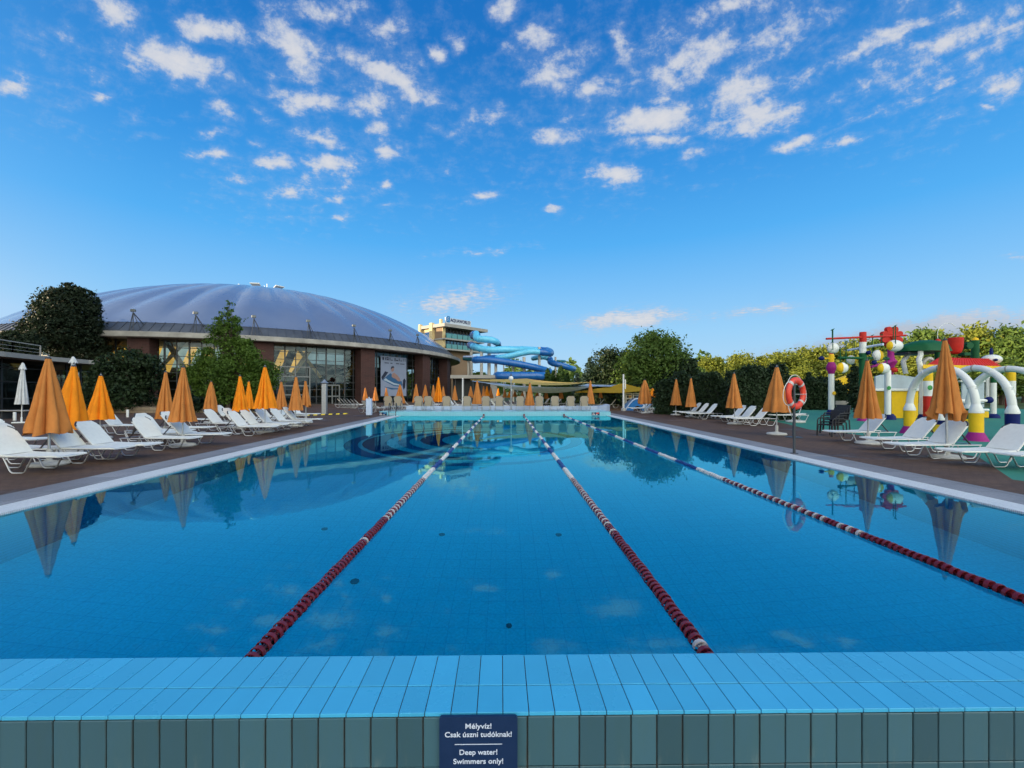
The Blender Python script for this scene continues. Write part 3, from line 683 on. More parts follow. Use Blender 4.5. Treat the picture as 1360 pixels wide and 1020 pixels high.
for i, (px, py) in enumerate(far):
    q = G(px+8, py); put(PA, q.x, q.y, math.pi+.5, f'white lounger by the brick pillar under the dome, {["leftmost", "second", "third", "fourth", "fifth", "rightmost"][i]} of six in a row', 'loungers by the dome facade')
for i, px in enumerate((501, 510)):
    q = G(px+5, 547); put(PA, q.x, q.y, math.pi*1.3, f'white lounger beside the pale blue box post, {["left", "right"][i]} of the pair facing the pool', 'loungers by the blue box post')
fc = [(540, 536), (549, 535), (576, 536), (584, 536), (598, 535), (607.5, 534.5), (612, 535), (616, 535), (623.5, 534), (633, 535), (655, 535), (664, 534), (670, 534), (678, 534), (682, 533.5), (688, 533), (697, 534), (706, 533)]
for i, (px, py) in enumerate(fc):
    Y = 36+(i*37 % 7)*1.1; z0 = .03
    put(PA, X(px, Y)+.7, Y, math.pi+rnd.uniform(-.3, .5), f'white lounger among the far parasols beyond the beige loungers, number {i+1} counting from the left', 'white loungers beyond the far platform')
fd = [(719, 44), (727, 44), (735, 44.5), (744, 44), (753, 43), (774, 41), (790, 41), (805, 40)]
for i, (px, Y) in enumerate(fd):
    put(PA, X(px, Y)-.7, Y, rnd.uniform(-.2, .2), f'white lounger below the shade sails, {["leftmost", "second", "third", "fourth", "fifth", "sixth", "seventh", "rightmost"][i]} of eight', 'white loungers below the shade sails')

# ------------------------------------------------------------------ closed umbrellas
def umbrella(px, yt, yb, wpx, Y, mat, label, group, base=True, z0=.03, tilt=0., ragged=0., n_r=8, soft=0., seed=1, hood=False, bottom_px=None, yb2=None):
    r_ = random.Random(seed*13+int(px)); x = X(px, Y)
    o = thing('closed_parasol', label, 'parasol', (x, Y, z0), r_.uniform(0, 6.28), group)
    zt, zb = Z(yt, Y)-z0, Z(yb, Y)-z0; rb = wpx/2/F*Y*1.08/math.sqrt(1+((px-VX)/F)**2)
    capz = .10*min(1, rb/.4)
    near = Y < 20
    nt_, nz_ = (128, 30) if Y < 13 else ((64, 16) if Y < 24 else (40, 10))
    n_r = n_r if n_r != 8 else r_.choice((6, 7, 8, 8)); ph = [r_.uniform(-.30, .30) for _ in range(n_r)]; amp = [r_.uniform(.45, 1.45) for _ in range(n_r)]; sag_ = r_.uniform(.0, .10); tilt = tilt or r_.uniform(-.022, .022)
    rt = max(.04, rb*.12); vs = []
    zs = [i/nz_ for i in range(nz_+1)]
    for t in zs:
        prof = rt+(rb-rt)*(t**1.02 if not soft else (1-(1-t)**1.7)*.92+.08*t)
        fold = .13+.28*min(1, t*2.2)
        for k in range(nt_):
            a = 2*math.pi*k/nt_; q = a/(2*math.pi)*n_r; i = int(q) % n_r; fr_ = q-int(q)
            s_ = abs(math.sin(math.pi*(fr_+ph[i]*math.sin(math.pi*fr_))))**.52
            crease = .35*math.sin(a*3+seed+t*2.)*.12*t
            rr = prof*(1-fold*(1-s_)*amp[i]+crease)
            rr *= 1+.022*math.sin(7*a+11*t+seed)+sag_*math.sin(a+seed)*t*(1-t)*2+.03*math.sin(2*a+seed*1.7)*t
            zz = zt-capz-(zt-capz-zb)*t
            if near: rr *= 1+.075*t*mnoise.noise(Vector((math.cos(a)*2.2, math.sin(a)*2.2, t*5+seed*3.1)))+.03*mnoise.noise(Vector((math.cos(a)*6, math.sin(a)*6, t*9+seed)))
            if t > .93:
                k2 = (t-.93)/.07; zz += k2*((1-s_)*.05-.02*amp[i]*s_)*rb
                if ragged: zz += k2*ragged*(.5+.5*math.sin(a*n_r*.5+1.3*i))*s_ - k2*ragged*.4*math.sin(5*a+seed); rr *= 1+k2*.08*math.sin(9*a)
            vs.append((rr*math.cos(a), rr*math.sin(a), zz))
    no = len(vs)
    for t in (1.0, .55):                                       # inner face
        for k in range(nt_):
            bx = vs[nz_*nt_+k] if t == 1.0 else vs[int(nz_*.6)*nt_+k]
            s_ = .93 if t == 1. else .5; vs.append((bx[0]*s_, bx[1]*s_, bx[2]+(.006 if t == 1. else 0)))
    fs = []
    for i in range(nz_):
        for k in range(nt_):
            l = (k+1) % nt_; fs.append((i*nt_+k, (i+1)*nt_+k, (i+1)*nt_+l, i*nt_+l))
    for k in range(nt_):
        l = (k+1) % nt_; fs.append((nz_*nt_+k, no+k, no+l, nz_*nt_+l)); fs.append((no+k, no+nt_+k, no+nt_+l, no+l))
    m = MB(); m.add(vs, fs, 0, True); m.add([vs[no+nt_+k] for k in range(nt_)], [tuple(range(nt_))], 0); m.add(vs[:nt_], [tuple(range(nt_-1, -1, -1))])
    cn = m.build('canopy', mat, o, sharp=70)
    if hood:
        h = MB(); hp = []; nn = 40
        for i in range(7):
            t = i/6
            for k in range(nn):
                a = 2*math.pi*k/nn; rr = (rt*.7+(rb*.50-rt*.7)*t**.8)*(1+.07*math.sin(8*a)+.05*math.sin(3*a+2))
                hp.append((rr*math.cos(a), rr*math.sin(a), zt-.02-t*.34+(.03*math.sin(8*a) if i == 6 else 0)))
        h.add(hp, [(i*nn+k, (i+1)*nn+k, (i+1)*nn+(k+1) % nn, i*nn+(k+1) % nn) for i in range(6) for k in range(nn)], 0, True); h.add(hp[:nn], [tuple(range(nn-1, -1, -1))])
        h.build('hood', mat, o, sharp=70)
    m = MB(); m.cyl(0, 0, .02, zt-.05, .021 if Y > 12 else .024, 10); m.build('pole', M['white_pole'] if hood else M['pole_metal'], o)
    if not hood:
        m = MB(); m.lathe([(rt*1.02, zt-capz-.012), (rt*1.08, zt-capz+.014), (rt*.65, zt-capz+.03), (rt*.35, zt-capz+.035), (rt*.30, zt-.03), (rt*.2, zt)], n=16); m.build('finial', M['dark_pole'], o)
    if base:
        m = MB()
        if hood: m.box(-.3, .3, -.3, .3, 0, .06, bev=.01); m.cyl(0, 0, .06, .3, .035, 10)
        else: m.lathe([(.31, 0), (.33, .03), (.30, .075), (.10, .10), (.05, .12), (.05, .34), (.028, .35)], n=24)
        m.build('base', M['white_pole'] if hood else M['base_concrete'], o)
    if tilt: o.rotation_euler = (r_.uniform(-.015, .015), tilt, r_.uniform(0, 6.28) if abs(tilt) < .03 else 0)
    return o
O_, T_ = M['orange'], M['tan']
gl = 'closed parasols on the left deck'
U = [
 (65.5, 470, 576.5, 66, 8.96, T_, 'large tan closed parasol nearest the camera at the left edge', gl, dict(ragged=.05, n_r=7)),
 (91, 481, 569, 56, 10.7, O_, 'bright orange closed parasol leaning behind the nearest tan one', gl, dict(tilt=.05)),
 (133, 495, 557, 42, 14., O_, 'bright orange closed parasol standing alone in front of the dark shrub', gl, {}),
 (219, 491.5, 556, 27, 15., T_, 'tan closed parasol on the left, half behind a taller tan one', gl, {}),
 (242.5, 484, 560, 36, 12.1, T_, 'tall tan closed parasol left of the light green tree', gl, {}),
 (279.5, 505, 547.5, 18, 21., T_, 'slim tan closed parasol directly before the light green tree trunk', gl, {'soft': 1}),
 (320, 497, 547.5, 23, 18., O_, 'bright orange closed parasol before the right side of the light green tree', gl, {'ragged': .05}),
 (331, 505, 543, 15, 21.5, O_, 'small bright orange closed parasol peeking out between two larger orange ones', gl, {}),
 (352, 484, 542.5, 31, 16.3, O_, 'tallest bright orange closed parasol of the left deck, before the glass doors', gl, {}),
 (373.5, 505, 544, 17, 21., T_, 'small tan closed parasol right of the tallest orange one', gl, {}),
 (392.5, 498, 545, 21, 19., T_, 'tan closed parasol before the framed glass doors of the dome', gl, {}),
 (406.5, 504, 540.5, 14, 21., T_, 'tan closed parasol with a crumpled hem nearest the grey column', gl, {'ragged': .12}),
]
gm = 'closed parasols between dome and far wall'
for i, (px, yt, yb, w_, Y, mt) in enumerate([(485, 514, 531.5, 7.5, 42, T_), (498.8, 513.2, 532, 8, 42, T_), (513.3, 514, 531, 7.5, 43, T_), (531, 509, 535.5, 14.5, 32, T_), (552.5, 508.5, 534.5, 11, 33, T_), (564.5, 509.5, 534, 10.5, 34, T_), (575.5, 510, 532, 8, 36, T_), (582, 499.5, 533.5, 12, 33.5, O_), (589, 512, 530.5, 8, 38, T_), (604.3, 511, 531.5, 8, 38, T_)]):
    lab = ['small tan parasol before the brick pillar left of the poster, leftmost in the group', 'small tan parasol between the brick pillar and the poster', 'smallest tan parasol, in front of the left side of the poster', 'broad tan parasol in front of the right edge of the poster', 'tan parasol between poster and second brick pillar', 'tan parasol in front of the second brick pillar', 'tan parasol half hidden left of the tall bright orange one', 'tall bright orange parasol before the brick pillars of the dome', 'tan parasol half hidden right of the tall bright orange one', 'lone tan parasol under the tip of the dome eave'][i]
    U.append((px, yt, yb, w_, Y, mt, lab, gm, dict(base=Y > 40)))
gf = 'closed parasols around the far platform and sails'
for (px, yt, yb, w_, Y, mt, lab, z0) in [
 (625.5, 512, 528.5, 8, 40, T_, 'small orange parasol left of the tall tan one at the left sail mast', .03), (633.8, 504, 536.5, 13.5, 30.3, T_, 'tall tan parasol on the far platform beside the left sail mast', .285),
 (642, 512, 531, 7, 37, T_, 'tan parasol touching the right side of the tall tan one at the sail mast', .03), (647, 512, 528.5, 8, 39, O_, 'bright orange parasol in the cluster under the left end of the sails', .03), (651.5, 514, 529, 7, 39.5, T_, 'tan parasol at the right of the cluster under the left end of the sails', .03),
 (661.5, 515, 525.5, 5, 46, O_, 'tiny orange parasol between the cluster and the lamp post', .03), (670.5, 517, 528, 6, 42, T_, 'tan parasol immediately left of the globe lamp post', .03), (676.5, 518, 528, 6.5, 42.5, O_, 'bright orange parasol directly behind the globe lamp post', .03), (683.5, 518, 527, 6, 43, T_, 'tan parasol immediately right of the globe lamp post', .03),
 (694, 519, 530.5, 8, 40, T_, 'tan parasol partly hidden left of the parasol behind the middle rope', .03), (703.6, 507, 538.5, 13.5, 30.3, T_, 'tall tan parasol on the far platform behind the middle rope end', .285), (713.5, 519, 527, 6, 43, T_, 'tan parasol hidden right of the parasol behind the middle rope', .03),
 (725.5, 515, 529.5, 6, 42, T_, 'small tan parasol hanging below the grey sail, left of two', .03), (745.3, 513, 529.5, 7, 42, T_, 'small tan parasol below the grey sail, right of two', .03), (784, 504, 536.5, 11.5, 30.3, T_, 'tall tan parasol on the far platform near the ochre sail', .285), (797.5, 517, 528.5, 6, 41, T_, 'small tan parasol below the left part of the ochre sail', .03)]:
    U.append((px, yt, yb, w_, Y, mt, lab, gf, dict(base=False, z0=z0)))
gr = 'closed parasols on the right deck'
U += [
 (857, 503, 536.5, 19, 30.5, T_, 'wide half folded orange parasol over the lounger by the blue arch slide', gr, {'ragged': .05, 'soft': 1}),
 (866.5, 514, 527, 12, 32.5, O_, 'bright orange parasol flaring out behind the half folded one', gr, {}),
 (875.5, 502.5, 512, 3.4, 60, O_, 'tiny orange parasol top showing above the dark hedge', gr, dict(base=False)),
 (897.5, 502, 538, 15.5, 28., T_, 'tan parasol before the hedge, left of the close pair', gr, {}),
 (917.5, 500.5, 541, 15, 25.8, T_, 'tan parasol before the hedge, right of the close pair', gr, {'ragged': .05}),
 (975.5, 493.5, 542, 21.5, 20.2, T_, 'tan parasol over the white trio of loungers by the yellow lidded bin', gr, {}),
 (1031.5, 484, 547, 38, 15.3, T_, 'broad tan parasol directly left of the lifebuoy', gr, {}),
 (1153, 475, 555.5, 37, 12.6, T_, 'dark tan parasol in front of the red and white mobile post', gr, {}),
 (1258, 447, 556, 49, 9.9, T_, 'tallest orange parasol with a torn hem in front of the white water arches', gr, {'ragged': .22, 'n_r': 9, 'soft': 0}),
]
for k, u in enumerate(U):
    umbrella(*u[:8], seed=k+1, **u[8])
umbrella(28.5, 481, 537, 20, 21., M['white_canvas'], 'white closed parasol with hood at the far left under the terrace', 'white closed parasols', hood=True, seed=90)
umbrella(98, 473, 533, 23, 22., M['white_canvas'], 'white closed parasol with hood behind the leaning orange one', 'white closed parasols', hood=True, seed=91)
q = G(1056.5, 561); m = MB(); m.lathe([(.42, 0), (.44, .04), (.40, .1), (.1, .13), (.05, .14)], n=24); tag(m.build('parasol_base', M['base_concrete'], loc=q), 'round white parasol base without a parasol behind the lifebuoy pole', 'parasol base')

# ------------------------------------------------------------------ small furniture
# lifebuoy and its pole
Yp = 10.7; xp = X(1054.8, Yp)
lp = thing('lifebuoy_stand', 'dark grey pole at the right pool edge that carries the lifebuoy', 'pole', (xp, Yp, .03))
m = MB(); m.cyl(0, 0, 0, 1.05, .032, 12); m.cyl(0, 0, 1.05, 1.85, .026, 12); m.build('pole', M['dark_pole'], lp)
m = MB(); m.cyl(0, 0, .0, .012, .09, 16); m.build('base_plate', M['dark_pole'], lp)
m = MB(); m.tube([(-.02, .02, 1.5), (.38, .10, 1.5)], .008, 6); m.tube([(0, .02, 1.75), (.10, .05, 1.75)], .012, 6); m.build('bracket', M['pole_metal'], lp)
lb = thing('lifebuoy', 'orange red lifebuoy with silver bands and a white rope hung on the dark pole', 'lifebuoy', (X(1059.5, Yp)+.02, Yp+.10, Z(522.5, Yp)), R(28))
RM, rm = .335, .085
m = MB(); ring_pts = [(RM*math.cos(a), 0, RM*math.sin(a)) for a in [2*math.pi*i/48 for i in range(48)]]; m.tube(ring_pts, rm, 14, closed=True); rr = m.build('ring', M['ring_red'], lb); rr.scale = (1, .7, 1)
for k in range(4):
    a0 = math.pi/4+k*math.pi/2
    m = MB(); m.tube([(RM*math.cos(a), 0, RM*math.sin(a)) for a in [a0-.10+.04*i for i in range(6)]], rm+.004, 14, cap=False); q = m.build('band', M['reflect_tape'], lb); q.scale = (1, .7, 1)
m = MB(); pts = []
for i in range(65):
    a = 2*math.pi*i/64+math.pi/4; sag = abs(math.sin(2*(a-math.pi/4))); rr_ = RM+rm+.012+.10*sag
    pts.append((rr_*math.cos(a), .02, rr_*math.sin(a)-.06*sag))
m.tube(pts[:-1], .009, 6, closed=True); m.build('rope', M['rope_white'], lb)
# foot of an umbrella stand near the pole: a dark round plate with a stub
q = G(1054, 581); o = thing('stub_post', 'short dark post on a flat round plate behind the lifebuoy pole', 'post', q)
m = MB(); m.cyl(0, 0, 0, .02, .26, 20); m.build('plate', M['dark_pole'], o); m = MB(); m.cyl(0, 0, .02, .50, .035, 10); m.build('post', M['dark_pole'], o)

# stacked dark chairs
def chair(x, y, rz, lab, z=0.):
    o = thing('armchair', lab, 'chair', (x, y, .03+z), rz, 'stacked dark wicker armchairs')
    m = MB(); m.box(-.25, .25, -.25, .25, .38, .42, bev=.01); m.build('seat', M['wicker'], o)
    m = MB(); m.obox(Matrix.Translation((.29, 0, .66)) @ Matrix.Rotation(R(13), 4, 'Y'), .03, .48, .50, bev=.01); m.build('backrest', M['wicker'], o)
    for s_ in (-1, 1):
        m = MB(); m.tube([(-.28, s_*.27, 0), (-.25, s_*.27, .55), (-.20, s_*.27, .62), (.20, s_*.27, .63), (.27, s_*.26, .62)], .022, 8); m.build('armrest', M['wicker'], o)
        for sx_ in (-.26, .26):
            m = MB(); m.tube([(sx_*1.08, s_*.25, 0), (sx_, s_*.24, .40)], .02, 8); m.build('leg', M['wicker'], o)
    return o
q = G(1103, 579)
stk = ['lowest dark wicker armchair of the stack beside the playground', 'second dark wicker armchair from the ground in the stack beside the playground', 'topmost dark wicker armchair of the stack beside the playground']
c0 = chair(q.x, q.y, .25, stk[0])
for k in (1, 2):
    c = copy_tree(c0); c.location = (q.x+.13*k, q.y+.03*k, .03+.09*k); c['label'] = stk[k]
# bin
q = G(996, 551); o = thing('litter_bin', 'dark litter bin with a round yellow lid in front of the hedge', 'bin', q)
m = MB(); m.lathe([(.24, 0), (.26, .1), (.28, .62), (.28, .64)], n=20); m.build('bin_body', M['dark_pole'], o)
m = MB(); m.lathe([(.31, .66), (.33, .70), (.28, .76), (.02, .80)], n=20); m.build('lid', M['bin_yellow'], o)
m = MB(); m.box(-.33, -.05, -.34, -.29, .02, .45); m.build('label_panel', M['bin_yellow'], o)
# grey column, box post, cable ramp
q = G(431, 550.5); o = thing('grey_column', 'weathered grey metal column with a flared cap on the left deck', 'column', q)
m = MB(); m.box(-.15, .15, -.15, .15, 0, 2.12, bev=.02); m.build('shaft', M['pole_metal'], o)
m = MB(); m.lathe([(.22, 2.12), (.27, 2.16), (.12, 2.27), (.05, 2.38), (.02, 2.40)], n=14); m.build('cap', M['pole_metal'], o)
q = G(490.2, 553.5); o = thing('box_post', 'pale blue box shaped post at the far left pool corner', 'post', q)
m = MB(); m.box(-.16, .16, -.14, .14, .1, 1.13, bev=.015); m.build('body', M['pale_blue'], o)
m = MB(); m.box(-.11, .11, -.1, .1, 0, .1); m.build('foot', M['dark_pole'], o)
m = MB(); m.lathe([(.05, 1.13), (.05, 1.2), (.02, 1.24)], n=12); m.build('knob', M['silver'], o)
a, b = G(396, 552.5), G(461, 549.8); o = thing('cable_ramp', 'yellow and black striped cable ramp lying on the left deck', 'cable ramp', a)
d = (b-a); n = 13
for c_, mm in ((0, M['bin_yellow']), (1, M['dark_plastic'])):
    m = MB()
    for i in range(n):
        if i % 2 == c_:
            p0 = d*(i/n); p1 = d*((i+1)/n); m.prism([(-.14, 0), (.14, 0), (.07, .07), (-.07, .07)], 0, 1, 0, lambda u, w_, t: p0+(p1-p0)*t+Vector((0, u, w_)))
    m.build('yellow_segments' if c_ == 0 else 'black_segments', mm, o)
# globe lamp
Y = 30.4; o = thing('globe_lamp', 'grey lamp post with one white globe on the far platform', 'lamp post', (X(678.7, Y), Y, .285))
zt = Z(502.5, Y)-.285
m = MB(); m.cyl(0, 0, 0, zt-.1, .045, 10); m.cyl(0, 0, zt-.15, zt-.10, .09, 10); m.cyl(0, 0, 0, .05, .11, 12); m.build('pole', M['pole_metal'], o)
m = MB(); m.ell((0, 0, zt), .17, .17, .17); m.build('globe', M['globe'], o)
m = MB(); m.cyl(0, 0, zt+.15, zt+.28, .05, 10); m.cyl(0, 0, zt+.28, zt+.42, .02, 8); m.build('top_cap', M['dark_pole'], o)
# left: benches, bollard lights, stone kerb
for px, py, lab in ((19.5, 558.5, 'short white bollard light near the white parasol at the far left'), (169.5, 554, 'short white bollard light before the stone kerb')):
    q = G(px, py); m = MB(); m.lathe([(.07, 0), (.07, .42), (.05, .46)], n=14); tag(m.build('bollard_light', M['white_pole'], loc=q), lab, 'bollard')
q = G(8, 556); o = thing('terrace_table', 'low dark table with pale top at the far left below the terrace', 'table', q)
m = MB(); m.box(-1.4, 1.6, -.4, .4, .44, .49, bev=.01); m.build('table_top', M['slab'], o)
for sx_ in (-1.2, .1, 1.4):
    m = MB(); m.box(sx_-.05, sx_+.05, -.3, .3, 0, .44); m.build('leg', M['dark_pole'], o)
ks = thing('stone_kerb', 'low tan stone kerb wall below the shrubs on the left', 'low wall', (0, 0, 0))
m = MB()
kp = [G(px, 548.5) for px in (120, 160, 206, 250, 300, 340)]
for i in range(len(kp)-1):
    a, b = kp[i], kp[i+1]; m.bar(a+Vector((0, .2, .22)), b+Vector((0, .2, .22)), .4, .44)
m.build('wall_body', M['stone'], ks)
q = G(184, 545); o = thing('stone_block', 'square tan stone pier behind the low kerb on the left', 'pier', (X(200, 35), 35, 0)); m = MB(); m.box(-1.2, 1.2, -.5, .5, 0, Z(528, 35), bev=.03); m.build('pier', M['stone'], o)

# ------------------------------------------------------------------ dome building
DC = Vector((-44.5, 78.2, 0)); RE = 35.8
def circ(px, r):
    d = Vector(((px-VX)/F, 1, 0)).normalized(); b = d.dot(DC); c = DC.dot(DC)-r*r; t = b-math.sqrt(max(0, b*b-c)); q = d*t
    return math.atan2(q.y-DC.y, q.x-DC.x), q
def pol(r, a, z): return Vector((r*math.cos(a), r*math.sin(a), z))
db = thing('dome_building', 'round bath hall with a silver blue membrane dome, brick pillars and glass walls', 'building', DC)
ZE = 7.25
m = MB(); m.lathe([(33.6, ZE+.02), (RE-.1, ZE-.05), (RE, ZE+.02), (RE, ZE+.52), (RE-.25, ZE+.56), (33.9, ZE+.57)], n=180); m.build('eave', M['eave_concrete'], db, sharp=25)
m = MB(); m.lathe([(35.15, ZE+.575), (35.1, ZE+.66), (33.8, ZE+1.75)], n=180, cap=False); 
for i in range(240):
    a = 2*math.pi*i/240; m.bar(pol(35.1, a, ZE+.69), pol(33.85, a, ZE+1.76), .06, .06)
m.build('roof_skirt', M['metal_roof'], db)
# dome: inflated bays between ribs
NB = 40; nth = NB*8; prof = []
R0, HD = 33.9, 10.6; Rs = (R0*R0+HD*HD)/(2*HD); zc = ZE+1.72+HD-Rs
vs = []; nr = 34; off = R(4.)
for i in range(nr+1):
    t = i/nr; r = R0*(1-t)**.9+.02
    for k in range(nth):
        a = 2*math.pi*k/nth; fr_ = ((a-off)/(2*math.pi)*NB) % 1; bul = (1-abs(2*fr_-1)**2.2)
        r2_ = r; z = zc+math.sqrt(Rs*Rs-r*r)
        e = .40*bul*min(1, t*7)*min(1, (1-t)*2.2)**1.2*(r/R0)**.9
        nrm = Vector((r, 0, z-zc)).normalized()
        rr_ = r2_+nrm.x*e; vs.append((rr_*math.cos(a), rr_*math.sin(a), z+nrm.z*e))
fs = [(i*nth+k, i*nth+(k+1) % nth, (i+1)*nth+(k+1) % nth, (i+1)*nth+k) for i in range(nr) for k in range(nth)]
m = MB(); m.add(vs, fs, 0, True); m.build('dome_membrane', M['dome'], db, sharp=60)
ztop = zc+Rs
m = MB()
for i in range(7):                                       # lifted vent flaps round the crown
    a = i*2*math.pi/7+.35; c_, s_ = math.cos(a), math.sin(a)
    def fp(r, side, z): return Vector((r*c_-side*s_, r*s_+side*c_, z))
    zr = zc+math.sqrt(Rs*Rs-25.)
    m.add([fp(2.4, -.5, ztop+.4), fp(2.4, .5, ztop+.4), fp(4.6, .8, zr+1.25), fp(4.6, -.8, zr+1.25), fp(2.4, -.5, ztop+.3), fp(2.4, .5, ztop+.3), fp(4.6, .8, zr+1.12), fp(4.6, -.8, zr+1.12)], [(0, 1, 2, 3), (7, 6, 5, 4), (0, 4, 5, 1), (1, 5, 6, 2), (2, 6, 7, 3), (3, 7, 4, 0)])
m.build('vent_flap', M['white_paint'], db)
m = MB(); m.lathe([(1.9, ztop-.3), (1.6, ztop+.3), (.8, ztop+.7), (.1, ztop+.8)], n=24); m.cyl(.2, 0, ztop+.8, ztop+2.0, .06, 8); m.cyl(-.4, .2, ztop+.8, ztop+1.7, .06, 8); m.build('crown', M['white_paint'], db)
RG = 33.4
aL, _ = circ(-120, RG); aR = circ(608, RG+.0)[0]
def arc_pts(a0, a1, n): return [a0+(a1-a0)*i/n for i in range(n+1)]
A0, A1 = R(-165), R(25)
m = MB(); pts = arc_pts(A0, A1, 95)
m.add([pol(RG, a, z) for a in pts for z in (0, ZE)], [(2*i, 2*i+2, 2*i+3, 2*i+1) for i in range(95)]); m.build('glass_wall', M['glass'], db)
m = MB(); m2 = MB()
for i, a in enumerate(arc_pts(A0, A1, 95)):
    m.bar(pol(RG-.05, a, 0), pol(RG-.05, a, ZE), .10 if i % 2 else .16, .14, up=pol(1, a, 0))
for z in (.05, .95, 1.85, 2.75, 3.65, 4.55, 5.45, 6.35, 7.1):
    for i in range(95): m.bar(pol(RG-.03, pts[i], z), pol(RG-.03, pts[i+1], z), .08, .07)
m.build('mullions', M['dark_frame'], db)
# interior: floor slab edge, back wall, ceiling with daylight painted as emission, slanted timber props
AS = circ(305, RG)[0]                                  # left of this the ceiling glows by emission, right of it dark wall
AL_ = circ(78, RG)[0]; ipa = arc_pts(AL_, AS, 34); ipb = arc_pts(AS, A1, 40); ipc = arc_pts(A0, AL_, 20)
m = MB(); m.add([pol(24, a, z) for a in ipa for z in (0, 4.7)], [(2*i, 2*i+2, 2*i+3, 2*i+1) for i in range(34)]); m.add([pol(24, a, z) for a in ipb for z in (0, 8.6)], [(2*i, 2*i+2, 2*i+3, 2*i+1) for i in range(40)]); m.add([pol(24, a, z) for a in ipc for z in (0, 8.6)], [(2*i, 2*i+2, 2*i+3, 2*i+1) for i in range(20)]); m.build('inner_wall', M['interior'], db)
m = MB(); m.add([pol(24.2, a, z) for a in ipa for z in (4.7, 9.2)], [(2*i, 2*i+2, 2*i+3, 2*i+1) for i in range(34)]); m.build('glow_ceiling', M['lit'], db)
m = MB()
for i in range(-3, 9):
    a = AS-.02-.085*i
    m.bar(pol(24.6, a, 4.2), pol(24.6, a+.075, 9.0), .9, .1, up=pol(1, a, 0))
m.build('glow_beams', M['glow_gold'], db)  # strips glow in place of sunlight on the timber
m = MB()                                              # emissive panes painting pale light high in the darker half
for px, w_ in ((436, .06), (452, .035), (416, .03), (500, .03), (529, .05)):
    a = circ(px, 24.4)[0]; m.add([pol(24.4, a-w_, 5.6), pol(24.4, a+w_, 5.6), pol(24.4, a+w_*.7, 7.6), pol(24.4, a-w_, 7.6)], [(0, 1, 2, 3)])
m.build('glow_pane', M['glow_dim'], db)
m = MB(); m.lathe([(33.2, .02), (10, .02)], n=60, cap=False); m.build('hall_floor', M['interior'], db)
m = MB()
for i in range(30):
    a = A0+(A1-A0)*(i+.3)/30; sgn = 1 if i % 2 else -1
    m.bar(pol(31.5, a, 3.4), pol(30.2, a+sgn*.10, 8.0), .45, .35)
m.build('timber_props', M['timber'], db)
m = MB()
for px in (188, 350, 486, 562.5, 592):
    a, q = circ(px, 34.3); Mx = Matrix.Translation(pol(34.0, a, ZE/2)) @ Matrix.Rotation(a, 4, 'Z')
    pb = MB(); pb.obox(Mx, 1.7, 2.05, ZE-.02, bev=.03); pb.build('brick_pillar', M['brick'], db)
for px in (175, 259, 337, 410, 471, 519.5, 556, 100):
    a, q = circ(px, 35.2); fo = MB()
    t1 = Vector((-math.sin(a), math.cos(a), 0))
    apex = pol(35.0, a, ZE+2.55)
    for s_ in (-1, 1): fo.tube([pol(35.3, a, ZE+.56)+t1*.62*(s_*.3), apex], .045, 6)
    fo.tube([pol(34.2, a, ZE+1.4)+t1*.5, apex], .045, 6); fo.tube([pol(35.25, a, ZE+.6)+t1*.9, apex], .035, 6)
    f = fo.build('floodlight', M['dark_pole'], db)
    hd = MB(); hd.obox(Matrix.Translation(apex+Vector((0, 0, .2))) @ Matrix.Rotation(a, 4, 'Z'), .28, .42, .28, bev=.03); hd.build('lamp_head', M['grey_frame'], f)
# framed glass door
a, q = circ(392, RG+.1); t1 = Vector((-math.sin(a), math.cos(a), 0)); c0_ = pol(RG+.12, a, 0)
m = MB()
for u in (-1.6, 0, 1.6): m.bar(c0_+t1*u, c0_+t1*u+Vector((0, 0, 4.6)), .16, .14, up=pol(1, a, 0))
for z in (1.2, 2.3, 3.4, 4.55): m.bar(c0_-t1*1.6+Vector((0, 0, z)), c0_+t1*1.6+Vector((0, 0, z)), .1, .16)
m.build('door_frame', M['grey_frame'], db)
a, q = circ(441, RG+.1); t1 = Vector((-math.sin(a), math.cos(a), 0)); c0_ = pol(RG+.12, a, 0)
m = MB()
for u in (-.9, 0, .9): m.bar(c0_+t1*u, c0_+t1*u+Vector((0, 0, 2.4)), .14, .14, up=pol(1, a, 0))
for z in (1.0, 2.4): m.bar(c0_-t1*.9+Vector((0, 0, z)), c0_+t1*.9+Vector((0, 0, z)), .1, .16)
m.build('door_frame', M['grey_frame'], db)
# poster hung on the glass
a1, q1 = circ(506, RG+.3); a2, q2 = circ(540, RG+.3)
pw = (q2-q1).length; ang = math.atan2(q2.y-q1.y, q2.x-q1.x); Yq = (q1.y+q2.y)/2
z0p, z1p = Z(526, Yq), Z(474, Yq); ph_ = z1p-z0p
po = thing('banner_poster', 'tall printed banner of a bather riding a swim ring hung on the dome glass', 'banner', (q1.x, q1.y-.12, z0p), ang)
def pz(poly, mat, name, d): 
    mm = MB(); mm.prism([(u*pw, w_*ph_) for u, w_ in poly], -d, -d+.008); mm.build(name, mat, po)
pz([(0, 0), (1, 0), (1, 1), (0, 1)], M['poster'], 'banner_cloth', .0)
pz([(.02, .47), (.16, .62), (.28, .60), (.16, .48), (.06, .40)], M['poster_dark'], 'printed_shadow', .010)
pz([(.06, .40), (.22, .50), (.36, .58), (.56, .46), (.80, .38), (.84, .28), (.70, .24), (.48, .26), (.24, .34)], M['poster_blue'], 'printed_ring', .012)
pz([(.10, .40), (.26, .36), (.50, .285), (.74, .27), (.72, .30), (.50, .33), (.28, .40), (.18, .45)], M['poster_pale'], 'printed_highlight', .022)
pz([(.42, .56), (.50, .60), (.62, .54), (.72, .46), (.76, .38), (.66, .38), (.56, .44), (.46, .46), (.40, .50)], M['poster_skin'], 'printed_body', .024)
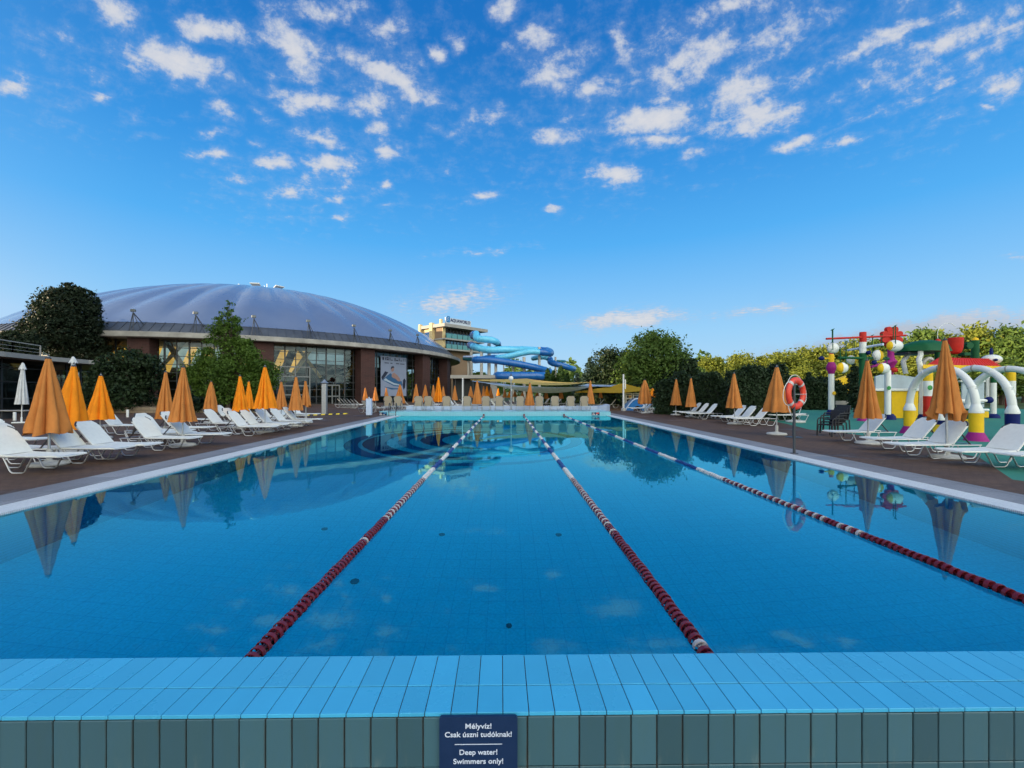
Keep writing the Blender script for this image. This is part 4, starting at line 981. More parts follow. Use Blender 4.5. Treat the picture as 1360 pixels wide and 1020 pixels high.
pz([(.38, .66), (.40, .73), (.46, .75), (.50, .72), (.50, .66), (.46, .62), (.41, .62)], M['poster_skin'], 'printed_head', .024)
pz([(.37, .67), (.39, .745), (.47, .765), (.51, .72), (.46, .72), (.41, .70)], M['poster_dark'], 'printed_hair', .034)
pz([(.86, .42), (.92, .46), (.97, .40), (.94, .22), (.88, .16), (.84, .26)], M['poster_dark'], 'printed_foot', .024)
pz([(.10, .24), (.5, .20), (.8, .20), (.7, .175), (.4, .165)], M['poster_blue'], 'printed_wake', .010)
for (u0, u1, w0, w1) in ((.06, .12, .90, .97), (.17, .20, .90, .97), (.22, .30, .90, .93), (.22, .30, .945, .97), (.33, .36, .90, .97), (.38, .45, .90, .92), (.52, .56, .89, .97), (.58, .66, .90, .93), (.69, .72, .90, .97), (.75, .83, .90, .92), (.88, .90, .90, .97), (.94, .96, .90, .97), (.14, .30, .82, .84), (.36, .44, .82, .84), (.58, .70, .82, .84), (.74, .92, .82, .84)):
    pz([(u0, w0), (u1, w0), (u1, w1), (u0, w1)], M['poster_dark'], 'printed_lettering', .010)

# low terrace wing at the left
wg = thing('terrace_wing', 'low dark wing with a flat terrace roof and pale fascia left of the dome', 'building', (0, 0, 0))
fa = [Vector((-29.5, 14, 0)), P(0, 470, 27), P(57, 474, 30.6), P(114, 481, 34.2), P(150, 484, 36)]
for p in fa: p.z = 0
ZF = 4.0
m = MB()
for i in range(len(fa)-1):
    a, b = fa[i], fa[i+1]; m.bar(a+Vector((0, 0, ZF)), b+Vector((0, 0, ZF)), .5, .32)
poly = [(p.x, p.y) for p in fa]+[(-44, 47), (-64, 47), (-64, 14)]
m.prism(poly, ZF-.10, ZF+.10, 0, lambda u, v, d: Vector((u, v, d)))
m.build('roof_slab', M['slab'], wg)
m = MB(); inn = [(p.x-2.2, p.y+.6) for p in fa]
for i in range(len(inn)-1):
    a, b = inn[i], inn[i+1]; m.add([(*a, 0), (*b, 0), (*b, ZF-.1), (*a, ZF-.1)], [(0, 1, 2, 3)])
m.build('glass_front', M['glass'], wg)
m = MB()
for i in range(len(inn)-1):
    a, b = Vector((*inn[i], 0)), Vector((*inn[i+1], 0)); nn_ = max(2, int((b-a).length/1.5))
    for k in range(nn_): p = a.lerp(b, k/nn_); m.bar(p, p+Vector((0, 0, ZF-.12)), .1, .12)
    for z in (.08, 1.1, 2.3, 3.3): m.bar(a+Vector((.02, 0, z)), b+Vector((.02, 0, z)), .07, .08)
m.build('front_frame', M['dark_frame'], wg)
m = MB(); back = [(p.x-7, p.y+1.5) for p in fa]
for i in range(len(back)-1):
    a, b = back[i], back[i+1]; m.add([(*a, 0), (*b, 0), (*b, ZF-.1), (*a, ZF-.1)], [(0, 1, 2, 3)])
m.build('inner_wall', M['interior'], wg)
rl = thing('terrace_railing', 'pale metal railing along the edge of the terrace roof', 'railing', (0, 0, 0))
ra = [Vector((-31, 19, 0)), P(0, 470, 27.6), P(28, 470, 29.5), P(64, 470, 32.2)]
m = MB()
for i in range(len(ra)-1):
    a, b = ra[i].copy(), ra[i+1].copy(); a.z = b.z = 0; a.x -= .6; b.x -= .6; nn_ = max(1, int((b-a).length/1.6))
    for k in range(nn_+1): p = a.lerp(b, k/nn_); m.bar(p+Vector((0, 0, ZF+.1)), p+Vector((0, 0, ZF+1.1)), .06, .06)
    for z, t_ in ((1.1, .06), (.8, .025), (.55, .025), (.3, .025)): m.bar(a+Vector((0, 0, ZF+z)), b+Vector((0, 0, ZF+z)), t_, t_)
m.build('rails', M['slab'], rl)

# unseen hotel-like block added left of the frame: it throws the shade over pool and playground
hb = thing('shade_block', 'unseen block added left of the terrace wing to shade pool and playground', 'building', (-54, 8, 0))
m = MB(); m.box(-8, 8, -28, 25, 0, 21); m.build('wall', M['hotel'], hb)
m = MB(); m.box(-8.4, 8.4, -28.4, 25.4, 21.002, 21.5); m.build('roof', M['slab'], hb)
for s_ in range(6):
    for k in range(14):
        y0 = -26+k*3.6
        m = MB(); m.box(8.003, 8.05, y0, y0+2.2, .9+s_*3.3, 2.6+s_*3.3); m.build('window', M['glass_tower'], hb)

# ------------------------------------------------------------------ hotel tower with roof sign
TA, TB, TC = Vector((X(588, 90), 90, 0)), Vector((X(638.5, 98.3), 98.3, 0)), Vector((X(556.5, 94.7), 94.7, 0))
tw = thing('hotel_tower', 'hotel tower with teal glass balconies, cream side wall and roof sign', 'building', TA)
u1 = (TB-TA).normalized(); l1 = (TB-TA).length; u2 = (TC-TA).normalized(); l2 = (TC-TA).length
n1 = Vector((u1.y, -u1.x, 0)); n2 = Vector((-u2.y, u2.x, 0))
def zt_(py): return Z(py, 90)
def quadbox(mb, a, b, c, z0, z1, mi=0):
    # prism on parallelogram a + s*b + t*c
    vs = [Vector((*(a+b*s+c*t).xy, z)) for z in (z0, z1) for s, t in ((0, 0), (1, 0), (1, 1), (0, 1))]
    mb.add(vs, [(3, 2, 1, 0), (4, 5, 6, 7), (0, 1, 5, 4), (1, 2, 6, 5), (2, 3, 7, 6), (3, 0, 4, 7)], mi)
O3 = Vector((0, 0, 0))
m = MB(); quadbox(m, -u1*.5+n1*.9-u2*.3, u1*(l1+1.6), u2*(l2+.8)-n1*0, zt_(434.2), zt_(430)); m.build('roof', M['slab'], tw)
m = MB(); quadbox(m, u1*.6+u2*.8-n1*1.2, u1*(l1-1.2), u2*(l2-1.2), zt_(466), zt_(434.4)); m.build('core', M['tower_dark'], tw)
m = MB(); quadbox(m, u1*.4-n1*.3, u1*(l1-.8), u2*.15, zt_(448.8), zt_(440.5)); quadbox(m, u1*.4-n1*.3, u1*(l1-.8), u2*.15, zt_(462.5), zt_(450.8)); m.build('glazing', M['glass_tower'], tw)
m = MB()
for i in range(12):
    a = u1*(.4+(l1-.8)*i/11)-n1*.2
    for (p0, p1) in ((448.8, 434.4), (462.5, 450.8)): m.bar(Vector((a.x, a.y, zt_(p0))), Vector((a.x, a.y, zt_(p1))), .12, .12)
m.build('window_posts', M['dark_frame'], tw)
m = MB()
for py in (448.9, 462.8): quadbox(m, n1*.9-u1*.2, u1*(l1+.4), -n1*.9+u2*(l2*.6), zt_(py+1.9), zt_(py))
m.build('balcony_slab', M['slab'], tw)
for row in (0, 1):
    for k in range(7):
        m = MB(); a = n1*.85+u1*(.3+k*(l1-.4)/7); zb = zt_((448.8, 462.7)[row]); quadbox(m, a, u1*((l1-.4)/7-.18), n1*.06, zb, zb+.95); m.build('balustrade_panel', M['balustrade'], tw)
m = MB(); quadbox(m, u1*3.2-n1*1, u1*(l1*.55), u2*(l2*.7), 0, zt_(464.8)); m.build('stem', M['brown_wall'], tw)
m = MB(); quadbox(m, n2*.0, u2*l2, -n2*.8, 3, zt_(434.3)); m.build('side_wall', M['cream'], tw)
m = MB()
for t0, t1_ in ((.34, .46), (.84, .92)): quadbox(m, u2*(l2*t0)+n2*.7, u2*(l2*(t1_-t0)), -n2*.69, 4, zt_(427.5))
quadbox(m, u2*(l2*.0)+n2*.5, u2*.5, -n2*.49, zt_(431), zt_(424)); m.build('pilaster', M['cream'], tw)
m = MB(); quadbox(m, u2*(l2*.5)+n2*.02, u2*(l2*.30), -n2*.01, zt_(446), zt_(438.5)); quadbox(m, u2*(l2*.15)+n2*.02, u2*(l2*.12), -n2*.01, zt_(444), zt_(440.5)); m.build('window', M['glass_tower'], tw)
m = MB(); quadbox(m, u2*(l2*.02)+n2*.03, u2*(l2*.30), -n2*.02, zt_(449), zt_(434.5)); m.build('side_panel', M['brown_wall'], tw)
rs = thing('roof_sign', 'pale roof sign board with blue emblem and dark lettering on the hotel tower', 'sign', TA+u1*.6+n1*.2+Vector((0, 0, zt_(430)+.02)), math.atan2(u1.y, u1.x))
SL = 7.4; SH = 1.45
m = MB(); m.box(0, SL, 0, .18, 0, SH); m.build('board', M['sign_board'], rs)
m = MB(); m.box(.25, 1.15, -.12, -.003, .45, 1.75, bev=.03); m.build('emblem', M['sign_blue'], rs)
m = MB(); m.tube([(.45, -.13, .7), (.62, -.13, 1.0), (.5, -.13, 1.3), (.72, -.13, 1.5)], .05, 6); m.build('emblem_mark', M['letter_white'], rs)
me = text_mesh('AQUAWORLD', 1.02, 'LEFT', .03, .012); me.materials.append(M['letter_navy']); wid = max(v.co.x for v in me.vertices)
o = link('lettering', me, rs, (1.35, -.035, .98)); o.rotation_euler = (R(90), 0, 0); o.scale = (5.75/wid, .95, 1)
m = MB()
for k in range(6): m.box(.5+k*1.2, .58+k*1.2, .18, .9, 0, .08)
m.build('brace', M['dark_frame'], rs)

# low dark pavilion below the tower
pv = thing('flat_pavilion', 'low dark pavilion with a long flat grey roof below the slides', 'building', (0, 0, 0))
Y = 62.; m = MB(); m.box(X(598, Y), X(661, Y), Y, Y+7, Z(502.5, Y), Z(498, Y)); m.build('roof', M['slab'], pv)
m = MB(); m.box(X(600, Y), X(650, Y), Y+1.2, Y+6.5, 0, Z(502.6, Y)); m.build('wall', M['interior'], pv)
m = MB(); m.box(X(651, Y), X(659, Y), Y+.8, Y+6.5, 0, Z(502.6, Y)); m.build('end_wall', M['slab'], pv)
m = MB(); 
for px in (603, 615, 627, 639): m.box(X(px, Y), X(px, Y)+.12, Y+1.0, Y+1.19, 0, Z(502.6, Y))
m.build('window_frame', M['dark_frame'], pv)

# ------------------------------------------------------------------ water slides
def smooth(pts, n=6):
    out = []; P_ = [Vector(p) for p in pts]; P_ = [P_[0]*2-P_[1]]+P_+[P_[-1]*2-P_[-2]]
    for i in range(1, len(P_)-2):
        a, b, c, d = P_[i-1:i+3]
        for k in range(n):
            t = k/n; out.append(.5*((2*b)+(c-a)*t+(2*a-5*b+4*c-d)*t*t+(3*b-a-3*c+d)*t**3))
    out.append(P_[-2]); return out
def slide(lab, segs, posts):
    o = thing('water_slide', lab, 'water slide', (0, 0, 0), 0, 'enclosed tube slides beside the tower')
    for mat, pts, wpx in segs:
        sp = smooth([P(*p) for p in pts], 7); Ym = pts[0][2]; r = wpx/2/F*Ym
        m = MB(); m.tube(sp, r, 16); t = m.build('tube', mat, o, sharp=60)
        m = MB()
        for i in range(4, len(sp)-2, 7):
            d = (sp[i+1]-sp[i-1]).normalized(); m.tube([sp[i]-d*.09, sp[i]+d*.09], r*1.07, 16)
        m.build('flange', mat, t)
    for (px, y0, Y, wp) in posts:
        m = MB(); m.cyl(X(px, Y), Y, 0, Z(y0, Y), wp/2/F*Y, 12); m.build('support_post', M['slide_post'], o)
cy, bl, te = M['slide_cyan'], M['slide_blue'], M['slide_teal']
slide('topmost light cyan tube slide curling out of the tower', [(bl, [(628, 446, 78), (630, 444, 75), (633, 445, 72)], 9.5), (cy, [(632.5, 443, 72), (633, 449, 70), (640, 450.5, 69), (648, 451, 69), (655, 452.5, 69), (660, 455, 70.5)], 8.5), (bl, [(659, 454.5, 70), (662, 457, 72), (661.5, 461, 74), (657, 464, 77), (650, 466, 80)], 7.5)], [(649.5, 456, 71, 4.5)])
slide('long light cyan tube slide running right under the top one', [(bl, [(624, 458.5, 76), (627, 459, 74), (629, 460, 72)], 9), (cy, [(628, 460, 72), (634, 461.5, 70), (642, 464, 69), (654, 465, 68), (668, 464.5, 68), (684, 464.5, 69), (700, 464.5, 71), (714, 465.5, 74)], 9), (bl, [(713, 465.3, 74), (722, 465.5, 74), (729, 466.5, 72), (731, 469, 69)], 9)], [(639.5, 467, 69, 4), (626, 452, 76, 4)])
slide('light cyan tube slide sloping back left below the long one', [(bl, [(731, 468.5, 69), (727, 468.5, 66.5), (716, 467.6, 66)], 8.5), (cy, [(717, 467.7, 66), (705, 467.2, 65.5), (692, 469.3, 65.5), (680, 472.2, 65.5), (668, 474.5, 66), (660, 475.5, 67)], 7.8), (bl, [(661, 475.5, 67), (652, 475.5, 68.5), (642, 476.5, 70), (633, 478, 70)], 8.2)], [(716.3, 461, 67, 3.6), (716.3, 480, 67, 3.0)])
slide('long deep blue tube slide descending to the right in front', [(bl, [(632, 478.5, 67), (631, 478, 65), (638, 477.7, 64), (650, 478, 63.5), (666, 480, 63.5), (684, 482.8, 63.5), (702, 486.3, 64), (716, 489.5, 65), (730, 493.5, 67)], 8.6)], [(658.5, 478, 64.5, 3.8), (681.5, 484, 64.5, 2.6), (696, 474, 65, 4.0), (649.5, 484, 65, 4), (669, 484, 66, 1.6)])
slide('cyan and blue tube slide at the right end above the thujas', [(cy, [(708, 476, 76), (714, 474.8, 74), (722, 474.3, 73), (728, 475.5, 73)], 6.2), (bl, [(727, 475.2, 73), (731, 477.5, 73), (731, 481, 72), (738, 483.5, 71), (748, 486, 71), (757, 489, 72), (762, 490, 75)], 7.5)], [(737.8, 474, 74, 2.6)])
slide('small dark teal tube slide farthest right', [(te, [(736, 480, 79), (744, 479.8, 78), (750, 480, 80)], 3.6)], [(744, 481, 79, 1.5)])
slide('wide deep blue tube lying low behind the shade sails', [(bl, [(660, 499.5, 64), (664, 499.5, 62), (680, 499.5, 61.5), (700, 499.5, 61.5), (718, 499.5, 62), (724, 499.5, 64)], 11.)], [(705, 503, 62.5, 1.6)])
slide('short pale and teal slide trough left of the deep blue tube', [(te, [(617, 476, 72), (625, 476.5, 70), (634, 476.5, 69)], 6.), (M['pale_blue'], [(616, 473.9, 71.5), (624, 473.8, 69.5), (633, 473.6, 68.6)], 2.6)], [(622, 478, 71, 3.)])

# ------------------------------------------------------------------ shade sails and masts
def sail(lab, mat, corners, sag, n=14):
    # bilinear patch with inward-cut edges and sag, given thickness
    c = [P(*p) for p in corners]; m = MB(); vs = []
    for i in range(n+1):
        for j in range(n+1):
            u, v = i/n, j/n; cu_ = .10
            u2 = u+cu_*math.sin(math.pi*v)*(.5-u)*(4*(u-.5)**2); v2 = v+cu_*math.sin(math.pi*u)*(.5-v)*(4*(v-.5)**2)
            p = c[0]*(1-u2)*(1-v2)+c[1]*u2*(1-v2)+c[2]*u2*v2+c[3]*(1-u2)*v2
            p = p+Vector((0, 0, -sag*math.sin(math.pi*u)**.8*(.35+.65*math.sin(math.pi*v))*(1 if True else 0)))
            vs.append(p)
    q = n+1; fs = [(i*q+j, (i+1)*q+j, (i+1)*q+j+1, i*q+j+1) for i in range(n) for j in range(n)]
    for i in range(n):                                # rolled hem
        for a_, b_ in ((i*q, (i+1)*q), (i*q+n, (i+1)*q+n), (i, i+1), (n*q+i, n*q+i+1)): m.tube([vs[a_], vs[b_]], .018, 5, cap=False)
    m.add(vs, fs, 0, True)
    tag(m.build('shade_sail', mat, sharp=80), lab, 'shade sail', 'shade sails beyond the pool')
sail('pale yellow shade sail stretched above the grey one', M['sail_yellow'], [(625, 504.5, 36), (790, 507.5, 36), (775, 508, 46), (700, 503, 47)], .42)
sail('long blue grey shade sail sagging in the middle', M['sail_grey'], [(627, 506, 35), (796, 512.5, 38), (790, 512, 45), (668, 510, 44)], .85)
sail('ochre shade sail at the right end', M['sail_ochre'], [(764, 521, 38), (828, 521.5, 35), (872, 518, 39), (829, 509, 43)], .12)
sail('second small blue grey shade sail tip behind the right parasol', M['sail_grey'], [(768, 512, 39), (812, 513, 40), (826, 511, 46), (780, 510, 47)], .1)
def mast(px, yt, Y, lab, r=.06, z0=.03):
    o = thing('sail_mast', lab, 'mast', (X(px, Y), Y, z0), 0, 'masts of the shade sails')
    m = MB(); m.cyl(0, 0, 0, Z(yt, Y)-z0, r, 10, r1=r*.8); m.build('pole', M['white_pole'], o)
    m = MB(); m.lathe([(.2, 0), (.2, .16), (.15, .22), (.07, .23)], n=14); m.build('footing', M['concrete'], o)
mast(614.5, 502, 35, 'white sail mast at the left end of the sails', .075)
mast(828, 497, 34.5, 'tall white sail mast before the ochre sail', .08); mast(830.5, 504, 40, 'shorter white sail mast half behind the tall one', .07)
mast(913, 502, 33, 'thin white mast top showing above the hedge between the parasols', .05)

# children's arch slide and notice boards
Y = 35.5; o = thing('arch_slide', 'blue arch shaped children slide with a small half round opening', 'slide', (X(842, Y), Y, .03))
s_ = Y/F; outer = [(-14, 0), (-13, 2.5), (-8.5, 9), (-4.5, 13), (-1, 15), (2, 15.5), (4.5, 14), (6, 10.5), (9, 7.6), (13, 5), (14, 4.2), (14, 0)]
hole = [(7.6, 0), (7, 3.4), (4.6, 5.4), (2, 6), (-.8, 5.3), (-3, 3.2), (-3.6, 0)]
m = MB(); m.prism([(a*s_, b*s_) for a, b in outer+hole], -.6, .6); m.build('body', M['blue_plastic'], o)
m = MB(); m.tube([(a*s_, -.62, b*s_) for a, b in outer], .05, 6); m.build('trim', M['pale_blue'], o)
for k, (x0, x1) in enumerate(((831, 839.5), (840.5, 849))):
    Y = 40.; o = thing('notice_board', ['white notice board with a framed picture, left of the pair under the ochre sail', 'white notice board with small dark panels, right of the pair under the ochre sail'][k], 'board', (X(x0, Y), Y, 0), 0, 'boards under the ochre sail')
    w_ = X(x1, Y)-X(x0, Y); m = MB(); m.box(0, w_, 0, .06, Z(530, Y), Z(522, Y)); m.build('board', M['white_paint'], o)
    m = MB(); m.box(.06, w_-.06, -.02, -.002, Z(524.2, Y), Z(523, Y)); m.box(.12, w_*.45, -.02, -.002, Z(528.5, Y), Z(525.2, Y)); m.build('panel', M['dark_plastic'], o)
    m = MB(); m.box(w_*.5, w_*.9, -.02, -.002, Z(528.5, Y), Z(525.2, Y)); m.build('picture', M['timber'] if k == 0 else M['poster_blue'], o)
    for xx in (.04, w_-.12):
        m = MB(); m.box(xx, xx+.08, .061, .12, 0, Z(522, Y)); m.build('leg', M['white_pole'], o)

# ------------------------------------------------------------------ playground
wp, ye, na, ma_, gn, rd = M['white_paint'], M['yellow'], M['navy'], M['magenta'], M['green'], M['red']
def lat(parent, name, mat, px, Y, prof, n=20):
    """prof: (half width px, py) from the bottom up"""
    ka = 1/math.sqrt(1+((px-VX)/F)**2)
    m = MB(); m.lathe([(max(.004, w_/F*Y*ka), Z(py, Y)) for w_, py in prof], (X(px, Y), Y, 0), n); return m.build(name, mat, parent)
def smiley(parent, px, py, Y, rpx, mat, front):
    r = rpx/F*Y; c = P(px, py, Y); m = MB()
    m.lathe([(r, 0), (r, .02), (r*.9, .026)], c+Vector((0, -front, 0)), 18, 0, True, Matrix.Rotation(R(90), 4, 'X')); f = m.build('smiley', mat, parent)
    m = MB(); yy = c.y-front-.03
    for s in (-1, 1): m.ell((c.x+s*r*.35, yy, c.z+r*.3), r*.11, .008, r*.16, 8, 6)
    m.tube([(c.x+r*.6*math.cos(R(a)), yy, c.z+r*.6*math.sin(R(a))) for a in range(200, 341, 20)], r*.07, 5); m.build('smile', M['dark_plastic'], f)
# spray post
Y = 29.; a_ = thing('spray_post', 'slim white spray post with purple bulb and navy ball arm', 'play post', (X(1104, Y), Y, 0))
for o in ():
    pass
def play(name, lab, Y, px): return (lambda o: o)(thing(name, lab, 'play equipment', (0, 0, 0)))
bpy.data.objects.remove(a_)
a_ = play('spray_post', 'slim white spray post with a purple bulb and navy ball arm beside the lifebuoy', Y, 1104)
lat(a_, 'foot', na, 1104, Y, [(7, 550), (5.4, 545), (4.4, 544)]); lat(a_, 'post', wp, 1104, Y, [(4.2, 544), (4.2, 496.5)])
lat(a_, 'bulb', ma_, 1104, Y, [(4.3, 496.5), (5, 494), (7, 490), (7.2, 487.5), (6, 484), (4.2, 481)]); lat(a_, 'joint', ye, 1104, Y, [(4.1, 481), (4.1, 472), (3.6, 470.5)])
m = MB(); m.tube([P(1102, 476, Y), P(1093, 476, Y)], 1.1/F*Y, 10); m.build('arm', ye, a_)
m = MB(); m.ell(P(1091, 476, Y), 3.4/F*Y, 3./F*Y, 2.9/F*Y); m.build('ball', na, a_)
lat(a_, 'collar', M['ring_red'], 1104, Y, [(3., 470.5), (3., 469)])
smiley(a_, 1104.5, 522.3, Y, 2.4, ye, 4.1/F*Y)
# mobile with balls
Y = 22.6; b_ = play('water_mobile', 'tall red and white mobile post with coloured bars and hanging yellow white balls', Y, 1146)
lat(b_, 'foot', ma_, 1147, Y, [(10, 560), (9, 557), (6, 554.5)]); lat(b_, 'green_post', gn, 1146, Y, [(5.4, 555), (5.4, 490), (5.2, 469)]); lat(b_, 'white_post', wp, 1146, Y, [(5., 469), (5., 454.5)]); lat(b_, 'red_cap', rd, 1146, Y, [(5., 454.5), (5., 442), (4.6, 441)])
def bar(o, name, mat, p, q, rp, Y0): 
    m = MB(); m.tube([P(*p), P(*q)], rp/F*Y0, 10); return m.build(name, mat, o)
bar(b_, 'red_bar', rd, (1097.5, 450, Y-.3), (1203, 445.5, Y+.3), 1.35, Y); bar(b_, 'blue_bar', M['pale_blue'], (1126, 465.2, Y+.8), (1173, 457.3, Y-.8), 1.6, Y); bar(b_, 'green_bar', gn, (1114, 475, Y-.5), (1180, 476.5, Y+.4), 1.7, Y)
for px, y0, y1, dy in ((1106.2, 437, 464, -.5), (1105.3, 438, 455, -.3), (1116, 463, 481, -.6), (1123.6, 453, 490, -.7), (1134.5, 452.5, 472, .5), (1158.7, 445, 475, .3), (1170.9, 444.5, 460, .5), (1189.4, 432, 461, -.5), (1186.5, 434, 452, -.2), (1178, 474, 491, -.6)):
    m = MB(); m.tube([P(px, y0, Y+dy), P(px, y1, Y+dy)], .55/F*Y, 6)
    m.tube([P(px-2, y0+1, Y+dy), P(px+2, y0-.5, Y+dy)], .4/F*Y, 5); m.tube([P(px-2, y1+.8, Y+dy), P(px, y1-.8, Y+dy), P(px+2, y1+.8, Y+dy)], .4/F*Y, 5); m.build('hanging_rod', gn, b_)
def ball(o, px, py, Y0, rx_, rz_, split, flip):
    c = P(px, py, Y0); m = MB(); n = 24; k = 14; prof = [(max(1e-3, math.sin(math.pi*i/k)), -math.cos(math.pi*i/k)) for i in range(k+1)]
    rot = Matrix.Rotation(R(-90 if flip else 90), 4, 'Y'); Mx = Matrix.Diagonal((rx_/F*Y0*1.0, rx_*.6/F*Y0, rz_/F*Y0, 1)) @ rot
    for a, b, mi in ((0, split, 1), (split, k, 0)): m.lathe(prof[a:b+1], c, n, mi, False, Mx)
    m.build('ball', [wp, ye], o)
ball(b_, 1106.5, 462.5, Y-.35, 7.6, 7.2, 0, False); ball(b_, 1188.3, 459.2, Y-.3, 10.2, 7.8, 4, False); ball(b_, 1118.8, 488.5, Y-.6, 7.4, 7.2, 6, False); ball(b_, 1131, 478, Y+.6, 6.4, 6., 6, True)
ball(b_, 1166, 472, Y, 7., 7.4, 7, True); ball(b_, 1173.5, 489.2, Y-.5, 7.8, 7.2, 5, False)
for px, py, r_ in ((1153.5, 468.3, 2.8), (1161, 481.5, 3.)):
    m = MB(); m.ell(P(px, py, Y-.2), r_/F*Y, r_/F*Y, r_/F*Y); m.build('small_ball', na, b_)
bar(b_, 'magenta_bar', ma_, (1156, 487.5, Y), (1184, 480, Y+.4), 1.8, Y)
# flower post
Y = 25.; c_ = play('flower_post', 'red petalled flower on a wavy purple stem behind the mobile', Y, 1190)
m = MB(); sc_ = 1/F*Y
cc = P(1191, 446.5, Y); pet = []
for i in range(96):
    a = 2*math.pi*i/96; rr_ = (9.2+5.6*abs(math.sin(4*a))**.6)*sc_; pet.append((cc.x+rr_*math.cos(a), cc.z+rr_*math.sin(a)*.98))
m.prism(pet, Y+.25, Y+.45); m.build('petals', rd, c_)
lat(c_, 'stem', ma_, 1183, Y+.6, [(5., 556), (4.2, 520), (3.8, 499), (4., 493), (5.6, 486), (9.5, 480.5), (5.6, 476), (4.6, 470), (5., 462), (4.6, 455), (3.4, 449)])
m = MB(); m.ell(P(1187.5, 491.5, Y+.2), 4./F*Y, 4./F*Y, 3.6/F*Y); m.build('berry', rd, c_)
m = MB(); m.ell((cc.x, Y+.22, cc.z), 4*sc_, .12, 4*sc_); m.build('flower_centre', rd, c_)
# white post with green smiley
Y = 23.6; d_ = play('white_post', 'thick plain white post with a green smiley in front of the yellow panel', Y, 1179)
lat(d_, 'foot', na, 1182, Y, [(9, 558), (8, 553), (4.6, 549.5)]); lat(d_, 'post', wp, 1179, Y, [(4.7, 550.5), (4.7, 493), (4.2, 491.5)]); smiley(d_, 1176.3, 515.3, Y, 2.6, M['smile_green'], 4.6/F*Y)
# play house
Y = 25.; h_ = play('play_house', 'colourful play house with red roof, yellow panels, green slide hood and red bucket', Y, 1260)
def pbox(name, mat, x0, x1, y0, y1, Ya, Yb, bev=.03):
    m = MB(); m.box(X(x0, Ya), X(x1, Ya), Ya, Yb, Z(y1, Ya), Z(y0, Ya), bev=bev); return m.build(name, mat, h_)
m = MB(); sY = 25/F
yp = [(1184.5, 519), (1219.5, 519), (1219.5, 553), (1216, 557.5), (1188, 557.5), (1184.5, 552)]
m.prism([(X(a, 25), Z(b, 25)) for a, b in yp], 25, 25.12); m.build('yellow_panel', ye, h_)
m = MB(); m.prism([(X(a, 25.3), Z(b, 25.3)) for a, b in ((1163, 518), (1163, 500), (1172, 497.5), (1192, 497.5), (1224, 502), (1224, 515.5), (1219, 518))], 25.3, 25.4); m.build('grey_panel', M['grey_panel'], h_)
pbox('ledge', wp, 1162, 1222, 516, 519.4, 24.9, 25.25)
m = MB(); m.prism([(X(a, 24.95), Z(b, 24.95)) for a, b in ((1163, 519.5), (1183.5, 519.5), (1183.5, 553), (1163, 550))], 25, 25.1); m.build('olive_panel', M['sail_ochre'], h_)
lat(h_, 'support_post', wp, 1223.5, 24.5, [(3.2, 552), (3.2, 495)]); lat(h_, 'post_foot', na, 1223.5, 24.5, [(5.5, 556), (5.2, 552.5), (3.3, 550)])
for px, Yc in ((1232.5, 24.), (1342, 29.)):
    k = 24./Yc
    hb_ = [(7, 553), (7, 526)] if px < 1300 else [(7.5, 548), (7.5, 525)]
    lat(h_, 'red_column', rd, px, Yc, hb_); lat(h_, 'white_column', wp, px, Yc, [(hb_[0][0], hb_[1][1]), (hb_[0][0], 506)]); lat(h_, 'yellow_column', ye, px, Yc, [(hb_[0][0], 506), (hb_[0][0], 491)])
smiley(h_, 1228, 515, 23.9, 3.2, M['smile_green'], 7/F*24.)
# roof
ez0, ez1 = Z(491, 26), Z(486.3, 26); rx0, rx1 = X(1224, 25.), X(1343, 27.)
m = MB(); ev = [(X(1226, 24.4), 24.4), (X(1342, 26.2), 26.2), (X(1338, 29), 29), (X(1240, 27.6), 27.6)]; m.prism(ev, ez0, ez1, 0, lambda u, v, d: Vector((u, v, d))); m.build('eave', ye, h_)
zr = Z(475.5, 26); m = MB()
lo = [(X(1231, 24.7), 24.7), (X(1330, 26.0), 26.0), (X(1331, 28.6), 28.6), (X(1243, 27.4), 27.4)]; hi = [(X(1247, 25.6), 25.6), (X(1313, 26.5), 26.5), (X(1315, 27.8), 27.8), (X(1252, 27), 27)]
m.add([(*p, ez1+.003) for p in lo]+[(*p, zr) for p in hi], [(3, 2, 1, 0), (4, 5, 6, 7), (0, 1, 5, 4), (1, 2, 6, 5), (2, 3, 7, 6), (3, 0, 4, 7)])
for i in range(25):
    t = (i+.5)/25; a = Vector((*lo[0], ez1)).lerp(Vector((*lo[1], ez1)), t); b = Vector((*hi[0], zr)).lerp(Vector((*hi[1], zr)), t); m.tube([a, b], .025, 6)
m.build('roof', rd, h_)
# slide hood, its wavy legs
m = MB(); hs = []; n_u, n_v = 18, 10
for i in range(n_u+1):
    t = i/n_u; px = 1198+43*t; top = 464.5-12.8*math.sin(math.pi*min(1, .06+t*.62))**.75; bot = 466.8+1.5*t
    for j in range(n_v+1):
        v = -1+2*j/n_v; yy = 25.6+1.05*v*(.35+.65*min(1, t*3)); zz = Z(bot, 25.6)+(Z(top, 25.6)-Z(bot, 25.6))*math.sqrt(max(0, 1-v*v))
        hs.append((X(px, 25.6), yy, zz))
q_ = n_v+1; fs = [(i*q_+j, (i+1)*q_+j, (i+1)*q_+j+1, i*q_+j+1) for i in range(n_u) for j in range(n_v)]
fs += [tuple(j for j in range(q_)), tuple(n_u*q_+j for j in range(q_-1, -1, -1))]+[(i*q_, i*q_+n_v, (i+1)*q_+n_v, (i+1)*q_) for i in range(n_u)]
m.add(hs, fs, 0, True); m.build('slide_hood', gn, h_, sharp=50)
pbox('hood_base', M['dark_pole'], 1207, 1242, 466.5, 470, 25.3, 26.6)
